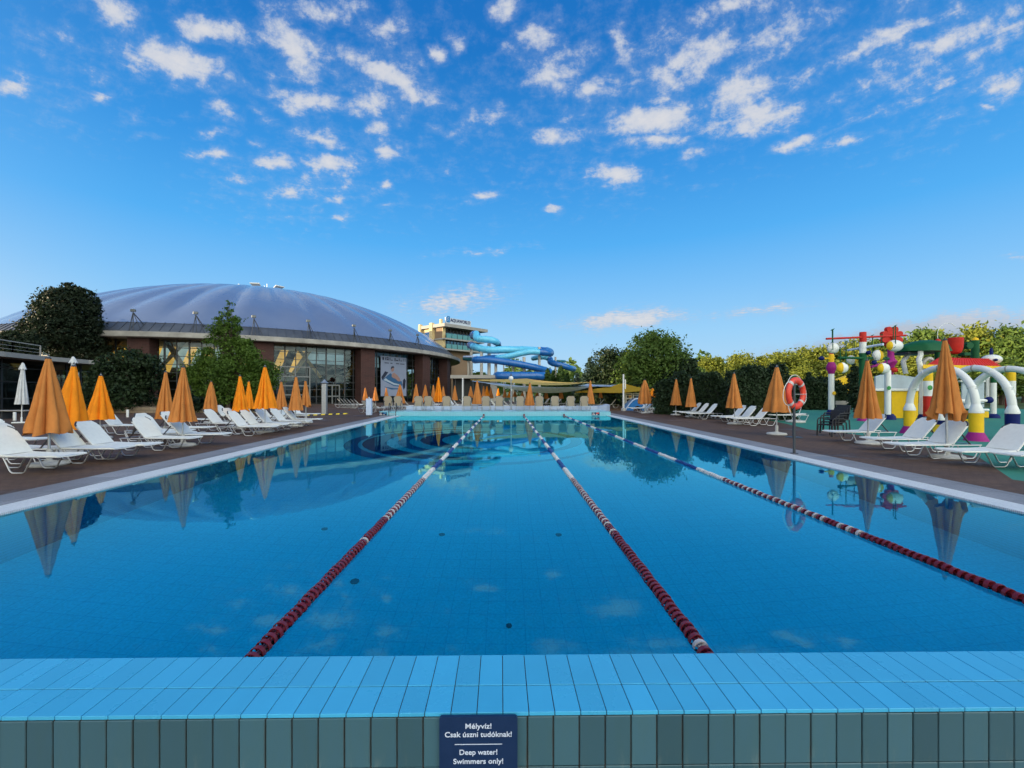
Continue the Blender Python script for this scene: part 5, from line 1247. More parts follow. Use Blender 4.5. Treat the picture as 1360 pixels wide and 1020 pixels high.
for pts, r_, Yc in (([(1208, 469), (1204, 474), (1200, 480), (1201, 487), (1203, 496)], 2.7, 26.), ([(1222.5, 466), (1222.5, 472), (1220.5, 478), (1222, 486), (1223, 496)], 3., 25.), ([(1227, 494), (1226.5, 482), (1230, 477), (1236, 477), (1239, 482), (1239.5, 490)], 2.6, 25.8)):
    m = MB(); m.tube(smooth([P(a, b, Yc) for a, b in pts], 5), r_/F*Yc, 12); m.build('wavy_pipe', wp, h_)
lat(h_, 'green_column', gn, 1245.5, 26., [(4.6, 490), (4.6, 455)]); lat(h_, 'red_dome_cap', rd, 1245.5, 26., [(4.8, 455), (4.2, 452), (1.5, 450)])
lat(h_, 'bucket', rd, 1269, 26.5, [(4, 470), (8, 468.4), (10.5, 463), (11.2, 456), (11.5, 449), (10.6, 448.6)], 28)
m = MB(); m.tube(smooth([P(a, b, 26.) for a, b in ((1245.5, 451), (1245.5, 441), (1249, 434), (1257, 429.2), (1264, 430), (1268.5, 433.5))], 6), .34/F*26, 6); m.build('spout_hook', wp, h_)
lat(h_, 'green_column', gn, 1295, 27., [(6., 486), (6., 452)]); lat(h_, 'yellow_dome_cap', ye, 1295, 27., [(5.6, 452), (4.6, 449.5), (1.5, 448)])
m = MB(); gc = P(1286.5, 459, 26.6); gp = []
for i in range(64):
    a = 2*math.pi*i/64; rr_ = (4.2+.6*(1 if math.sin(8*a) > 0 else 0))/F*26.6; gp.append((gc.x+rr_*math.cos(a), gc.z+rr_*math.sin(a)))
m.prism(gp, 26.5, 26.75); m.build('gear', gn, h_); pbox('green_arm', gn, 1281, 1290, 468, 472.5, 26.5, 26.9)
# duck head ornament on the roof
m = MB(); m.ell(P(1317, 477.5, 27.), 11/F*27, 9/F*27, 6.6/F*27); hd = m.build('duck_head', wp, h_); m = MB(); m.ell(P(1322.3, 478, 26.6), 2.6/F*27, .1, 1.7/F*27); m.build('eye', na, hd)
lat(hd, 'topknot', na, 1316.5, 27., [(3, 472), (2.6, 466), (1.8, 462.5), (.4, 462)])
# right-hand side parts
pbox('grey_panel', M['grey_panel'], 1278, 1308, 505, 536, 26., 26.1); pbox('ledge', wp, 1276, 1311, 505, 507.5, 25.8, 26.)
m = MB(); m.tube([P(1276, 532, 24.5), P(1311, 532, 24.5)], 2/F*24.5, 10); m.build('white_pipe', wp, h_); m = MB(); m.ell(P(1313.5, 531.3, 24.5), 4.8/F*24.5, 4/F*24.5, 4.4/F*24.5); m.build('pipe_end', na, h_)
lat(h_, 'support_post', wp, 1311.8, 25.2, [(2.9, 530), (2.9, 500)]); lat(h_, 'support_post', wp, 1319.5, 25., [(4.4, 551), (4.4, 508.5)]); lat(h_, 'post_cap', gn, 1319.5, 25., [(4.4, 508.5), (4.4, 502)]); lat(h_, 'post_foot', na, 1319.5, 25., [(10.5, 556.5), (9, 552), (4.6, 549.5)])
pbox('yellow_trough', ye, 1284, 1314, 546.5, 555, 24.2, 25.); pbox('ledge', wp, 1290, 1315, 543, 546, 24., 24.9)
m = MB(); m.box(X(1236, 26), X(1312, 26), 26.2, 28, Z(541, 26), Z(537, 26)); m.build('house_floor', M['grey_panel'], h_)
# arches
def arch(lab, f0, f1, apex, Ya, Yb, c0, c1, base0, base1, tops, rp=4.1):
    o = thing('water_arch', lab, 'play equipment', (0, 0, 0), 0, 'white water arches of the playground')
    p0, p1 = P(f0, tops[0], Ya), P(f1, tops[1], Yb); za = Z(apex, (Ya+Yb)/2); pts = []
    for i in range(33):
        t = i/32; a = math.pi*t; s_ = .5-.5*math.cos(a)
        b = p0.lerp(p1, s_); b.z = b.z+(za-b.z)*math.sin(a)**.85; pts.append(b)
    m = MB(); m.tube(pts, rp/F*(Ya+Yb)/2, 14); m.build('arch_pipe', wp, o, sharp=60)
    rp_ = rp/F*(Ya+Yb)/2
    for k in (5, 11, 16, 21, 27):
        d_ = (pts[k+1]-pts[k-1]).normalized(); m = MB(); m.tube([pts[k]-d_*.022, pts[k]+d_*.022], rp_*1.13, 14)
        if k != 16: m.tube([pts[k], pts[k]+Vector((0, -rp_*1.5, -.03))], .016, 6)
        m.build('coupling', M['slab'] if k == 16 else wp, o)
    for px, Y0, top, cols, bs in ((f0, Ya, tops[0], c0, base0), (f1, Yb, tops[1], c1, base1)):
        zt = Z(top, Y0); r = 6.6/F*14.5; k = Y0/14.5; x = X(px, Y0)
        m = MB(); m.lathe([(r*1.03, zt-.06), (r*1.05, zt+.0), (r*.62, zt+.22), (r*.54, zt+.24)], (x, Y0, 0), 24); m.build('collar', wp, o)
        zb = bs
        m = MB(); m.cyl(x, Y0, zb, zt-.055, r, 24); m.build('post', cols[0], o)
        m = MB(); m.lathe([(r*1.75, .02), (r*1.6, .08), (r*1.02, zb)], (x, Y0, 0), 24); m.build('foot', cols[1], o)
    return o
arch('white water arch from a yellow post to the nearest yellow post with magenta feet', 1208, 1296.5, 488.5, 15.9, 13.5, (ye, ma_), (ye, ma_), .30, .30, (543, 546))
arch('white water arch resting on two navy posts behind the tallest parasol', 1250.5, 1344.5, 489, 16.3, 14.0, (na, ye), (na, ye), .32, .32, (556, 547))
arch('farthest white water arch running out of the frame at the right', 1287, 1398, 490, 20., 17.2, (gn, ye), (ye, ma_), .30, .30, (541, 543))
# yellow hut beyond hedge, green bar, blue panel
Y = 36.; m = MB(); m.prism([(X(a, Y), Z(b, Y)) for a, b in ((1109.5, 505), (1128, 498.5), (1130, 513), (1129, 519), (1126, 528), (1121, 528), (1119, 524), (1116, 528), (1113, 522), (1114, 512))], Y, Y+.5)
o = thing('yellow_hut', 'small yellow cut out play hut beyond the hedges', 'play equipment', (0, 0, 0)); m.build('panel', ye, o)
m = MB(); m.box(X(1116, Y), X(1128, Y), Y-.05, Y-.005, Z(521, Y), Z(518.5, Y)); m.build('counter', M['timber'], o)
Y = 27.; o = thing('green_spray_bar', 'thin green spray bar reaching over the hedge left of the lifebuoy', 'play equipment', (0, 0, 0)); bar(o, 'bar', gn, (1038, 502.3, Y), (1057, 499.5, Y+1), 1.1, Y); bar(o, 'post', gn, (1056, 499.8, Y+1), (1056, 552, Y+1), .9, Y)
Y = 25.2; o = thing('hanging_board', 'small blue board on a thin post in the dark hedge', 'board', (0, 0, 0)); m = MB(); m.obox(Matrix.Translation(P(1007.5, 505, Y)) @ Matrix.Rotation(.05, 4, 'Y'), 8.6/F*Y, .05, 3.6/F*Y); m.build('panel', M['pennant'], o)
m = MB(); m.cyl(P(1007.5, 505, Y).x, Y+.06, 0, Z(503.4, Y), .025, 8); m.build('post', M['dark_pole'], o)
# park bench by the hedge
Y = 36.; o = thing('park_bench', 'grey bench below the yellow hut at the hedge', 'bench', (X(1128, 33), 33, .02))
m = MB(); m.box(-.9, .9, -.2, .2, .42, .47); m.build('seat', M['slab'], o); m = MB(); m.box(-.9, .9, .2, .25, .55, .85); m.build('backrest', M['slab'], o)
for s_ in (-.7, .7):
    m = MB(); m.box(s_-.05, s_+.05, -.18, .24, 0, .42); m.build('leg', M['dark_pole'], o)

# ------------------------------------------------------------------ trees
def leaves(name, mat, pts, nrm, size, parent, seed=0, aspect=.55, droop=0.):
    g_ = np.random.default_rng(seed); n = len(pts)
    d = g_.normal(size=(n, 3)); d[:, 2] -= droop; d /= np.linalg.norm(d, axis=1)[:, None]
    nn = nrm*.8+g_.normal(size=(n, 3))*.7; nn -= d*(nn*d).sum(1)[:, None]; nn /= np.linalg.norm(nn, axis=1)[:, None]+1e-9
    sd = np.cross(d, nn); s = size*g_.uniform(.6, 1.35, n)[:, None]
    v = np.empty((n, 4, 3)); v[:, 0] = pts-d*s*.5; v[:, 1] = pts+sd*s*aspect*.5+nn*s*.10; v[:, 2] = pts+d*s*.5; v[:, 3] = pts-sd*s*aspect*.5+nn*s*.10
    me = bpy.data.meshes.new(name); me.vertices.add(n*4); me.vertices.foreach_set('co', v.reshape(-1))
    me.loops.add(n*4); me.loops.foreach_set('vertex_index', np.arange(n*4, dtype=np.int32)); me.polygons.add(n); me.polygons.foreach_set('loop_start', np.arange(0, n*4, 4, dtype=np.int32)); me.polygons.foreach_set('loop_total', np.full(n, 4, dtype=np.int32))
    me.materials.append(mat); me.update(calc_edges=True); me.validate()
    return link(name, me, parent)
def crown_pts(blobs, n, seed, clump=.22, per=24, shell=.62):
    g_ = np.random.default_rng(seed); vol = np.array([b[3]*b[4]*b[5] for b in blobs])**.67; pr = vol/vol.sum(); P_, N_ = [], []
    k = max(1, n//per); idx = g_.choice(len(blobs), size=k, p=pr)
    B = np.array(blobs)[idx]; d = g_.normal(size=(k, 3)); d /= np.linalg.norm(d, axis=1)[:, None]
    rad = shell+(1-shell)*g_.random(k)**.7; c = B[:, :3]+d*B[:, 3:6]*rad[:, None]
    cl = clump*B[:, 3:6].mean(1)*g_.uniform(.6, 1.3, k)
    off = g_.normal(size=(k, per, 3))*cl[:, None, None]*np.array([1, 1, .72])
    pts = (c[:, None, :]+off).reshape(-1, 3); nr = (d[:, None, :]*.6+off/(cl[:, None, None]*2)+np.array([0, 0, .35])).reshape(-1, 3)
    return pts, nr
def limb(m, a, b, r0, r1, r_, n=5, wob=.12):
    a = Vector(a); b = Vector(b); L_ = (b-a).length; pts = []
    for i in range(n+1):
        t = i/n; pts.append(a.lerp(b, t)+Vector((r_.uniform(-1, 1), r_.uniform(-1, 1), r_.uniform(-.5, .5)))*wob*L_*.3*math.sin(math.pi*t))
    m.tube(pts, [r0+(r1-r0)*i/n for i in range(n+1)], 8)
def tree(name, lab, cat, px, ybase, Y, blobs_px, mat, n, leaf, group=None, trunk=True, tr=.12, seed=1, clump=.22, per=24, shell=.62, zb=0., droop=0., depth=1., aspect=.55):
    """blobs_px: (dx px, py, rx px, ry px)"""
    o = thing(name, lab, cat, (X(px, Y), Y, zb), 0, group); s = Y/F; r_ = random.Random(seed)
    ka = 1/math.sqrt(1+((px-VX)/F)**2)
    blobs = [(dx*s*(.5+.5*ka), r_.uniform(-.35, .35)*rx_*s*depth*ka, Z(py, Y)-zb, rx_*s*ka, rx_*s*depth*ka, ry_*s) for dx, py, rx_, ry_ in blobs_px]
    pts, nr = crown_pts(blobs, n, seed, clump, per, shell); leaves('crown', mat, pts, nr, leaf, o, seed, aspect, droop)
    if trunk:
        m = MB(); zt = max(b[2] for b in blobs); zl = min(b[2]-b[5]*.6 for b in blobs); fork = max(.4, (zl+zt)*.42)
        limb(m, (0, 0, 0), (0, 0, fork), tr, tr*.7, r_, 6, .08)
        for b in blobs: limb(m, (0, 0, fork*r_.uniform(.6, 1)), (b[0]*.8, b[1]*.8, b[2]), tr*.45, tr*.08, r_, 5, .25)
        m.build('trunk', M['bark'], o)
    return o
# left side
tree('round_tree', 'large dark round topped tree behind the terrace at the left', 'tree', 94, 500, 42, [(0, 424, 47, 40), (-20, 408, 25, 24), (20, 406, 26, 23), (0, 396, 24, 17), (-30, 430, 19, 26), (31, 428, 20, 28), (0, 440, 53, 22), (0, 458, 48, 22), (0, 387, 13, 12)], M['leaf_dark'], 34000, .26, seed=3, tr=.3, shell=.80, clump=.085, per=12, zb=0)
tree('terrace_shrub', 'dark evergreen shrub behind the railing of the terrace', 'shrub', 22, 500, 38, [(0, 458, 30, 16), (-26, 460, 22, 15), (24, 456, 20, 16), (-8, 450, 18, 10)], M['leaf_dark'], 9000, .24, seed=4, tr=.1, shell=.6, clump=.16)
tree('flowering_shrub', 'broad dark flowering shrub behind the low stone kerb', 'shrub', 165, 548, 31.5, [(0, 500, 40, 30), (-30, 505, 26, 26), (30, 498, 26, 26), (8, 480, 26, 16), (-20, 486, 24, 14), (38, 515, 18, 22), (0, 525, 45, 22)], M['leaf_shrub'], 11000, .24, seed=5, tr=.12, shell=.6, clump=.18)
tree('ground_shrub', 'small dark evergreen shrub left of the light green tree', 'shrub', 250, 548, 31, [(0, 534, 18, 12), (-12, 538, 12, 9), (14, 537, 12, 10)], M['leaf_hedge'], 2600, .2, seed=6, trunk=False)
lb_ = []; rt_ = random.Random(12)
prof_ = [(403, 2), (415, 10), (430, 21), (450, 30), (468, 40), (485, 54), (500, 56), (518, 44), (534, 22)]
def hw_(py):
    for (a0, b0), (a1, b1) in zip(prof_, prof_[1:]):
        if a0 <= py <= a1: return b0+(b1-b0)*(py-a0)/(a1-a0)
    return 3
for py in range(406, 535, 5):
    h = hw_(py); lb_.append((rt_.uniform(-.1, .1)*h, py, max(3, h*.42), 6))
    for k in range(1+int(h/9)):
        x_ = rt_.choice((-1, 1))*h*rt_.uniform(.35, .98); lb_.append((x_+(8 if py > 470 and x_ > 0 else 0), py+rt_.uniform(-3, 5)+abs(x_)*.08, 4+h*.16*rt_.uniform(.6, 1.3), 3.2+h*.05))
tree('feathery_tree', 'light green feathery pointed tree standing in front of the dome', 'tree', 303, 550, 29.5, lb_, M['leaf_fresh'], 30000, .17, seed=8, tr=.16, clump=.40, per=14, shell=.25, droop=.5)
tree('ground_shrub', 'dark shrub at the foot of the light green tree, right side', 'shrub', 322, 549, 31, [(0, 536, 22, 11), (14, 532, 14, 12), (-14, 539, 12, 8)], M['leaf_hedge'], 2600, .2, seed=16, trunk=False)
# middle and right
tree('broad_tree', 'tallest bushy green tree behind the right hedge', 'tree', 868, 540, 46, [(0, 470, 34, 24), (-6, 452, 20, 12), (10, 458, 22, 14), (-28, 484, 24, 18), (28, 482, 24, 18), (0, 500, 46, 26), (40, 496, 16, 14), (0, 520, 44, 20)], M['leaf_mid'], 17000, .34, seed=21, tr=.3, clump=.26, per=20, shell=.5)
tree('broad_tree', 'dark loose tree between the conifers and the tallest bushy tree', 'tree', 815, 540, 50, [(0, 490, 24, 18), (-8, 474, 16, 10), (12, 478, 16, 12), (-14, 505, 20, 18), (12, 512, 26, 20)], M['leaf_shrub'], 9000, .34, seed=22, tr=.2, clump=.32, per=16, shell=.4)
tree('broad_tree', 'drooping green tree right of the tallest bushy tree', 'tree', 905, 545, 44, [(0, 492, 16, 14), (10, 484, 12, 8), (-8, 505, 18, 18), (14, 506, 14, 16)], M['leaf_shrub'], 6000, .32, seed=23, tr=.2, clump=.32, per=16, shell=.4)
for k, (px, top, hw, Y) in enumerate(((727.5, 490, 7, 50), (735, 493, 6.5, 50.5), (744.5, 486.5, 8.5, 50), (753, 494, 6, 51))):
    tree('thuja', ['column thuja right of the low blue slide, leftmost of four', 'column thuja between two taller ones below the slides', 'tallest column thuja below the end of the slides', 'small column thuja right of the tallest one'][k], 'tree', px, 540, Y, [(0, top+6, hw*.35, 7), (0, top+14, hw*.6, 10), (0, top+26, hw*.9, 14), (0, top+42, hw, 16)], M['leaf_thuja'], 4200, .22, 'thujas below the slides', seed=30+k, tr=.1, clump=.16, per=12, shell=.7, droop=-.8)
for k, (px, top, hw, Y) in enumerate(((767, 496, 12, 56), (786, 474, 16, 54))):
    tree('blue_spruce', ['low blue green conifer beside the thujas', 'pointed blue green conifer left of the dark loose tree'][k], 'tree', px, 540, Y, [(0, top+6, hw*.3, 8), (0, top+16, hw*.55, 10), (0, top+28, hw*.8, 12), (0, top+42, hw, 14)], M['leaf_blue'], 4800, .28, seed=40+k, tr=.14, clump=.2, per=14, shell=.6)
def hedge(lab, pts_px, ytop, Ym, mat, n, leaf, seed, depth=1.2):
    o = thing('hedge', lab, 'hedge', (0, 0, 0), 0, 'hedges behind the right deck'); g_ = np.random.default_rng(seed)
    P_, N_ = [], []
    (x0, ya), (x1, yb) = pts_px
    t = g_.random(n); Yl = ya+(yb-ya)*t; Xl = (x0+(x1-x0)*t-VX)/F*Yl; top = Z(ytop, (ya+yb)/2)*(1+.10*np.sin(t*17+seed)+.06*np.sin(t*41))*np.sqrt(np.clip(np.minimum(t, 1-t)/.10, .12, 1))
    face = g_.random(n); u = g_.uniform(-1, 1, n); zz = g_.random(n)
    topm = face < .3
    z = np.where(topm, top-.25*g_.random(n)**2, zz*top); yo = np.where(topm, u*depth/2, -depth/2+.25*g_.random(n)**1.5+.12*np.sin(zz*9+t*60))
    pts = np.stack([Xl+g_.normal(size=n)*.10, Yl+yo, z+g_.normal(size=n)*.06], 1); nr = np.where(topm[:, None], np.array([0, 0, 1.]), np.array([0, -1., .25]))
    leaves('foliage', mat, pts, nr, leaf, o, seed)
    m = MB(); k = 10
    for i in range(k):
        ta, tb = .07+.86*i/k, .07+.86*(i+1)/k; a = Vector(((x0+(x1-x0)*ta-VX)/F*(ya+(yb-ya)*ta), ya+(yb-ya)*ta, 0)); b = Vector(((x0+(x1-x0)*tb-VX)/F*(ya+(yb-ya)*tb), ya+(yb-ya)*tb, 0)); h_t = Z(ytop, (ya+yb)/2)*.7
        m.bar(a+Vector((0, .1, h_t/2)), b+Vector((0, .1, h_t/2)), depth*.55, h_t)
    m.build('branches', M['hedge_core'], o)
hedge('tall dark hedge behind the right parasols, nearest section by the lifebuoy', ((965, 23.5), (1046, 24.)), 494, 24, M['leaf_hedge'], 17000, .16, 51)
hedge('tall dark hedge behind the close pair of parasols', ((868, 30.), (968, 25.5)), 502, 27, M['leaf_hedge'], 18000, .17, 52)
hedge('clipped dark hedge behind the slim spray post', ((1052, 37.), (1122, 36.)), 507, 36, M['leaf_hedge'], 9000, .2, 53)
hedge('low hedge behind the blue arch slide and notice boards', ((760, 48.), (900, 43.)), 512, 45, M['leaf_hedge'], 9000, .24, 54)
for k, (px, top, hw, Y) in enumerate(((1074, 492, 6.5, 39), (1089, 496, 6.5, 39), (1134.5, 482, 8.5, 32))):
    tree('cypress', ['small dark pointed cypress left of the spray post', 'smaller dark cypress immediately left of the spray post', 'dark column cypress behind the tan parasol and the mobile'][k], 'tree', px, 550, Y, [(0, top+5, hw*.35, 6), (0, top+13, hw*.62, 9), (0, top+26, hw*.9, 13), (0, top+44, hw, 16)], M['leaf_hedge'], 4200, .17, seed=60+k, tr=.08, clump=.16, per=12, shell=.7, droop=-.6)
# lit trees beyond the fence
lit = [(945, 474, 26, 62, 0), (985, 470, 22, 66, 1), (925, 488, 18, 58, 0), (1010, 474, 24, 64, 1), (1040, 468, 30, 66, 0), (1075, 462, 28, 70, 1), (1105, 458, 30, 72, 0), (1060, 488, 26, 54, 0), (1140, 452, 32, 70, 1), (1175, 450, 30, 68, 0), (1215, 438, 34, 66, 1), (1250, 440, 36, 70, 0), (1290, 434, 36, 66, 1), (1330, 434, 36, 64, 0), (1360, 446, 34, 60, 1), (1125, 480, 26, 56, 1), (1205, 470, 34, 54, 0), (1330, 474, 40, 50, 0), (1395, 436, 44, 62, 0), (700, 494, 22, 92, 0), (640, 494, 24, 96, 1)]
labs = ['sunlit bushy tree right of the drooping green tree', 'pale sunlit tree above the tan parasol by the bin', 'low dark green tree right behind the drooping tree', 'sunlit tree above the hedge left of the broad tan parasol', 'sunlit tree right behind the broad tan parasol', 'yellow green tree above the lifebuoy', 'yellow green tree behind the spray post top', 'low yellow green tree between hedge and lifebuoy', 'yellow green tree left behind the mobile post', 'yellow green tree right behind the mobile post', 'tall sunlit tree behind the red flower', 'tall sunlit tree behind the green slide hood', 'tallest sunlit tree behind the red bucket', 'sunlit tree behind the duck head', 'sunlit tree at the right edge of the frame', 'low yellow green tree behind the dark column cypress', 'low sunlit tree behind the wavy white pipes', 'low sunlit tree behind the right column of the play house', 'sunlit tree farthest right beyond the frame edge', 'small tree seen below the slides behind their posts', 'small tree seen below the tower beside the slides']
protos = []
for k in range(4):
    o = tree('leafy_tree', 'x', 'tree', 672, 540, 56, [[(0, 480, 20, 20), (-14, 492, 16, 16), (14, 490, 17, 17), (-6, 468, 12, 10), (8, 470, 12, 10), (0, 505, 24, 18)], [(0, 486, 22, 22), (-16, 498, 15, 14), (16, 500, 15, 14), (4, 468, 13, 12), (-12, 476, 11, 10), (0, 510, 24, 14)], [(0, 478, 16, 20), (-10, 496, 16, 14), (12, 498, 15, 16), (2, 464, 8, 8), (0, 510, 22, 16)], [(-8, 484, 18, 16), (10, 478, 16, 18), (16, 500, 16, 14), (-16, 504, 14, 14), (0, 500, 20, 18), (8, 464, 10, 7)]][k], M['leaf_yellow'] if k < 3 else M['leaf_mid'], 7000, .42, seed=70+k, tr=.22, clump=.3, per=16, shell=.5)
    protos.append(o)
base_top = [Z(458, 56), Z(456, 56), Z(456, 56), Z(457, 56)]; base_hw = [30/F*56, 31/F*56, 26/F*56, 32/F*56]
first = [True]*4
for i, (px, top, hw, Y, kk) in enumerate(lit):
    k = (i*3+kk) % 4 if i not in (2, 19, 20) else 3
    o = protos[k] if first[k] else copy_tree(protos[k]); first[k] = False
    o.location = (X(px, Y), Y, 0); sz = Z(top, Y)/base_top[k]; sx_ = hw/F*Y/base_hw[k]
    o.scale = (sx_, sx_, sz); o.rotation_euler = (0, 0, (i*2.4) % 6.28); tag(o, labs[i], 'tree', 'trees beyond the playground')
for k in range(4):
    if first[k]:
        for ch in list(protos[k].children): bpy.data.objects.remove(ch)
        bpy.data.objects.remove(protos[k])
# far wood closing the horizon
g_ = np.random.default_rng(99); n = 26000
az = g_.uniform(-1.25, 1.35, n); dist = g_.uniform(115, 150, n); xx = dist*np.sin(az); yy = dist*np.cos(az)
hh = 7+2.5*np.sin(az*19)+2*np.sin(az*43+1)+1.2*np.sin(az*91)
pts = np.stack([xx, yy, np.maximum(.2, hh*g_.random(n)**.6)], 1); nr = np.stack([-np.sin(az), -np.cos(az), np.full(n, .5)], 1)
o = leaves('distant_wood', M['leaf_mid'], pts, nr, 1.5, None, 99); tag(o, 'distant belt of trees closing the horizon', 'wood', kind='stuff')

# ------------------------------------------------------------------ light and sky
SUN_EL, SUN_AZ = R(10), R(260)
sd = Vector((math.cos(SUN_EL)*math.sin(SUN_AZ), math.cos(SUN_EL)*math.cos(SUN_AZ), math.sin(SUN_EL)))
sl = bpy.data.lights.new('sun', 'SUN'); sl.energy = 5.0; sl.angle = R(.5); sl.color = (1, .80, .52); so = link('sun', sl); so.rotation_euler = (-sd).to_track_quat('-Z', 'Y').to_euler(); so.location = (-20, -5, 40)
wd = bpy.data.worlds.new('World'); scene.world = wd; wd.use_nodes = True; nt = wd.node_tree
bg = nt.nodes['Background']
sky = N(nt, 'ShaderNodeTexSky', sky_type='NISHITA', sun_disc=False); sky.sun_elevation = SUN_EL; sky.sun_rotation = SUN_AZ; sky.altitude = 150; sky.air_density = 1.0; sky.dust_density = .3; sky.ozone_density = 2.2
tc = N(nt, 'ShaderNodeTexCoord'); sp = N(nt, 'ShaderNodeSeparateXYZ'); L(nt, tc.outputs['Generated'], sp.inputs[0])
def MA(op, a, b=None, c=None, clamp=False):
    n = N(nt, 'ShaderNodeMath', operation=op, use_clamp=clamp)
    for i, v in enumerate((a, b, c)):
        if v is None: continue
        if isinstance(v, (int, float)): n.inputs[i].default_value = v
        else: L(nt, v, n.inputs[i])
    return n.outputs[0]
SK = .12                                                   # a clean, dry, deep blue morning sky
sr = N(nt, 'ShaderNodeSeparateColor'); L(nt, sky.outputs[0], sr.inputs[0])
def chan(i, gam, k): return MA('MULTIPLY', MA('POWER', MA('MULTIPLY', sr.outputs[i], SK), gam), k/SK)
cr = N(nt, 'ShaderNodeCombineColor'); L(nt, MA('MINIMUM', chan(0, 1.75, 3.9), 5.), cr.inputs[0]); L(nt, MA('MINIMUM', chan(1, .98, 1.0), 4.), cr.inputs[1]); L(nt, MA('MINIMUM', chan(2, .62, .80), 4.), cr.inputs[2])
rp = N(nt, 'ShaderNodeValToRGB'); L(nt, sp.outputs[2], rp.inputs[0])
stops = [(0, (.50, .70, .90)), (.06, (.42, .68, .92)), (.13, (.33, .64, .95)), (.22, (.21, .54, .94)), (.32, (.093, .435, .91)), (.45, (.045, .31, .78)), (.63, (.015, .184, .578)), (1, (.008, .10, .42))]
for i, (p, c) in enumerate(stops):
    e = rp.color_ramp.elements[i] if i < 2 else rp.color_ramp.elements.new(p)
    e.position = p; e.color = c4(c)
ru = N(nt, 'ShaderNodeVectorMath', operation='SCALE'); L(nt, rp.outputs[0], ru.inputs[0]); ru.inputs['Scale'].default_value = 1/(2*SK)
sunny = MA('MULTIPLY_ADD', sp.outputs[0], -.5, MA('MULTIPLY_ADD', sp.outputs[1], -.6, .12), clamp=True)          # towards the sun the sky keeps its own glow
gm_ = N(nt, 'ShaderNodeMix', data_type='RGBA'); L(nt, sunny, gm_.inputs[0]); L(nt, ru.outputs[0], gm_.inputs[6]); L(nt, cr.outputs[0], gm_.inputs[7])
graded = gm_.outputs[2]
zz = MA('MAXIMUM', sp.outputs[2], .03); iz = MA('DIVIDE', 1., zz)
pl = N(nt, 'ShaderNodeVectorMath', operation='SCALE'); L(nt, tc.outputs['Generated'], pl.inputs[0]); L(nt, iz, pl.inputs['Scale'])     # cloud deck plane
yy_ = MA('MAXIMUM', sp.outputs[1], .05); iy = MA('DIVIDE', 1., yy_)
fr = N(nt, 'ShaderNodeVectorMath', operation='SCALE'); L(nt, tc.outputs['Generated'], fr.inputs[0]); L(nt, iy, fr.inputs['Scale'])
sf = N(nt, 'ShaderNodeSeparateXYZ'); L(nt, fr.outputs[0], sf.inputs[0]); cf = N(nt, 'ShaderNodeCombineXYZ'); L(nt, sf.outputs[0], cf.inputs[0]); L(nt, sf.outputs[2], cf.inputs[1])
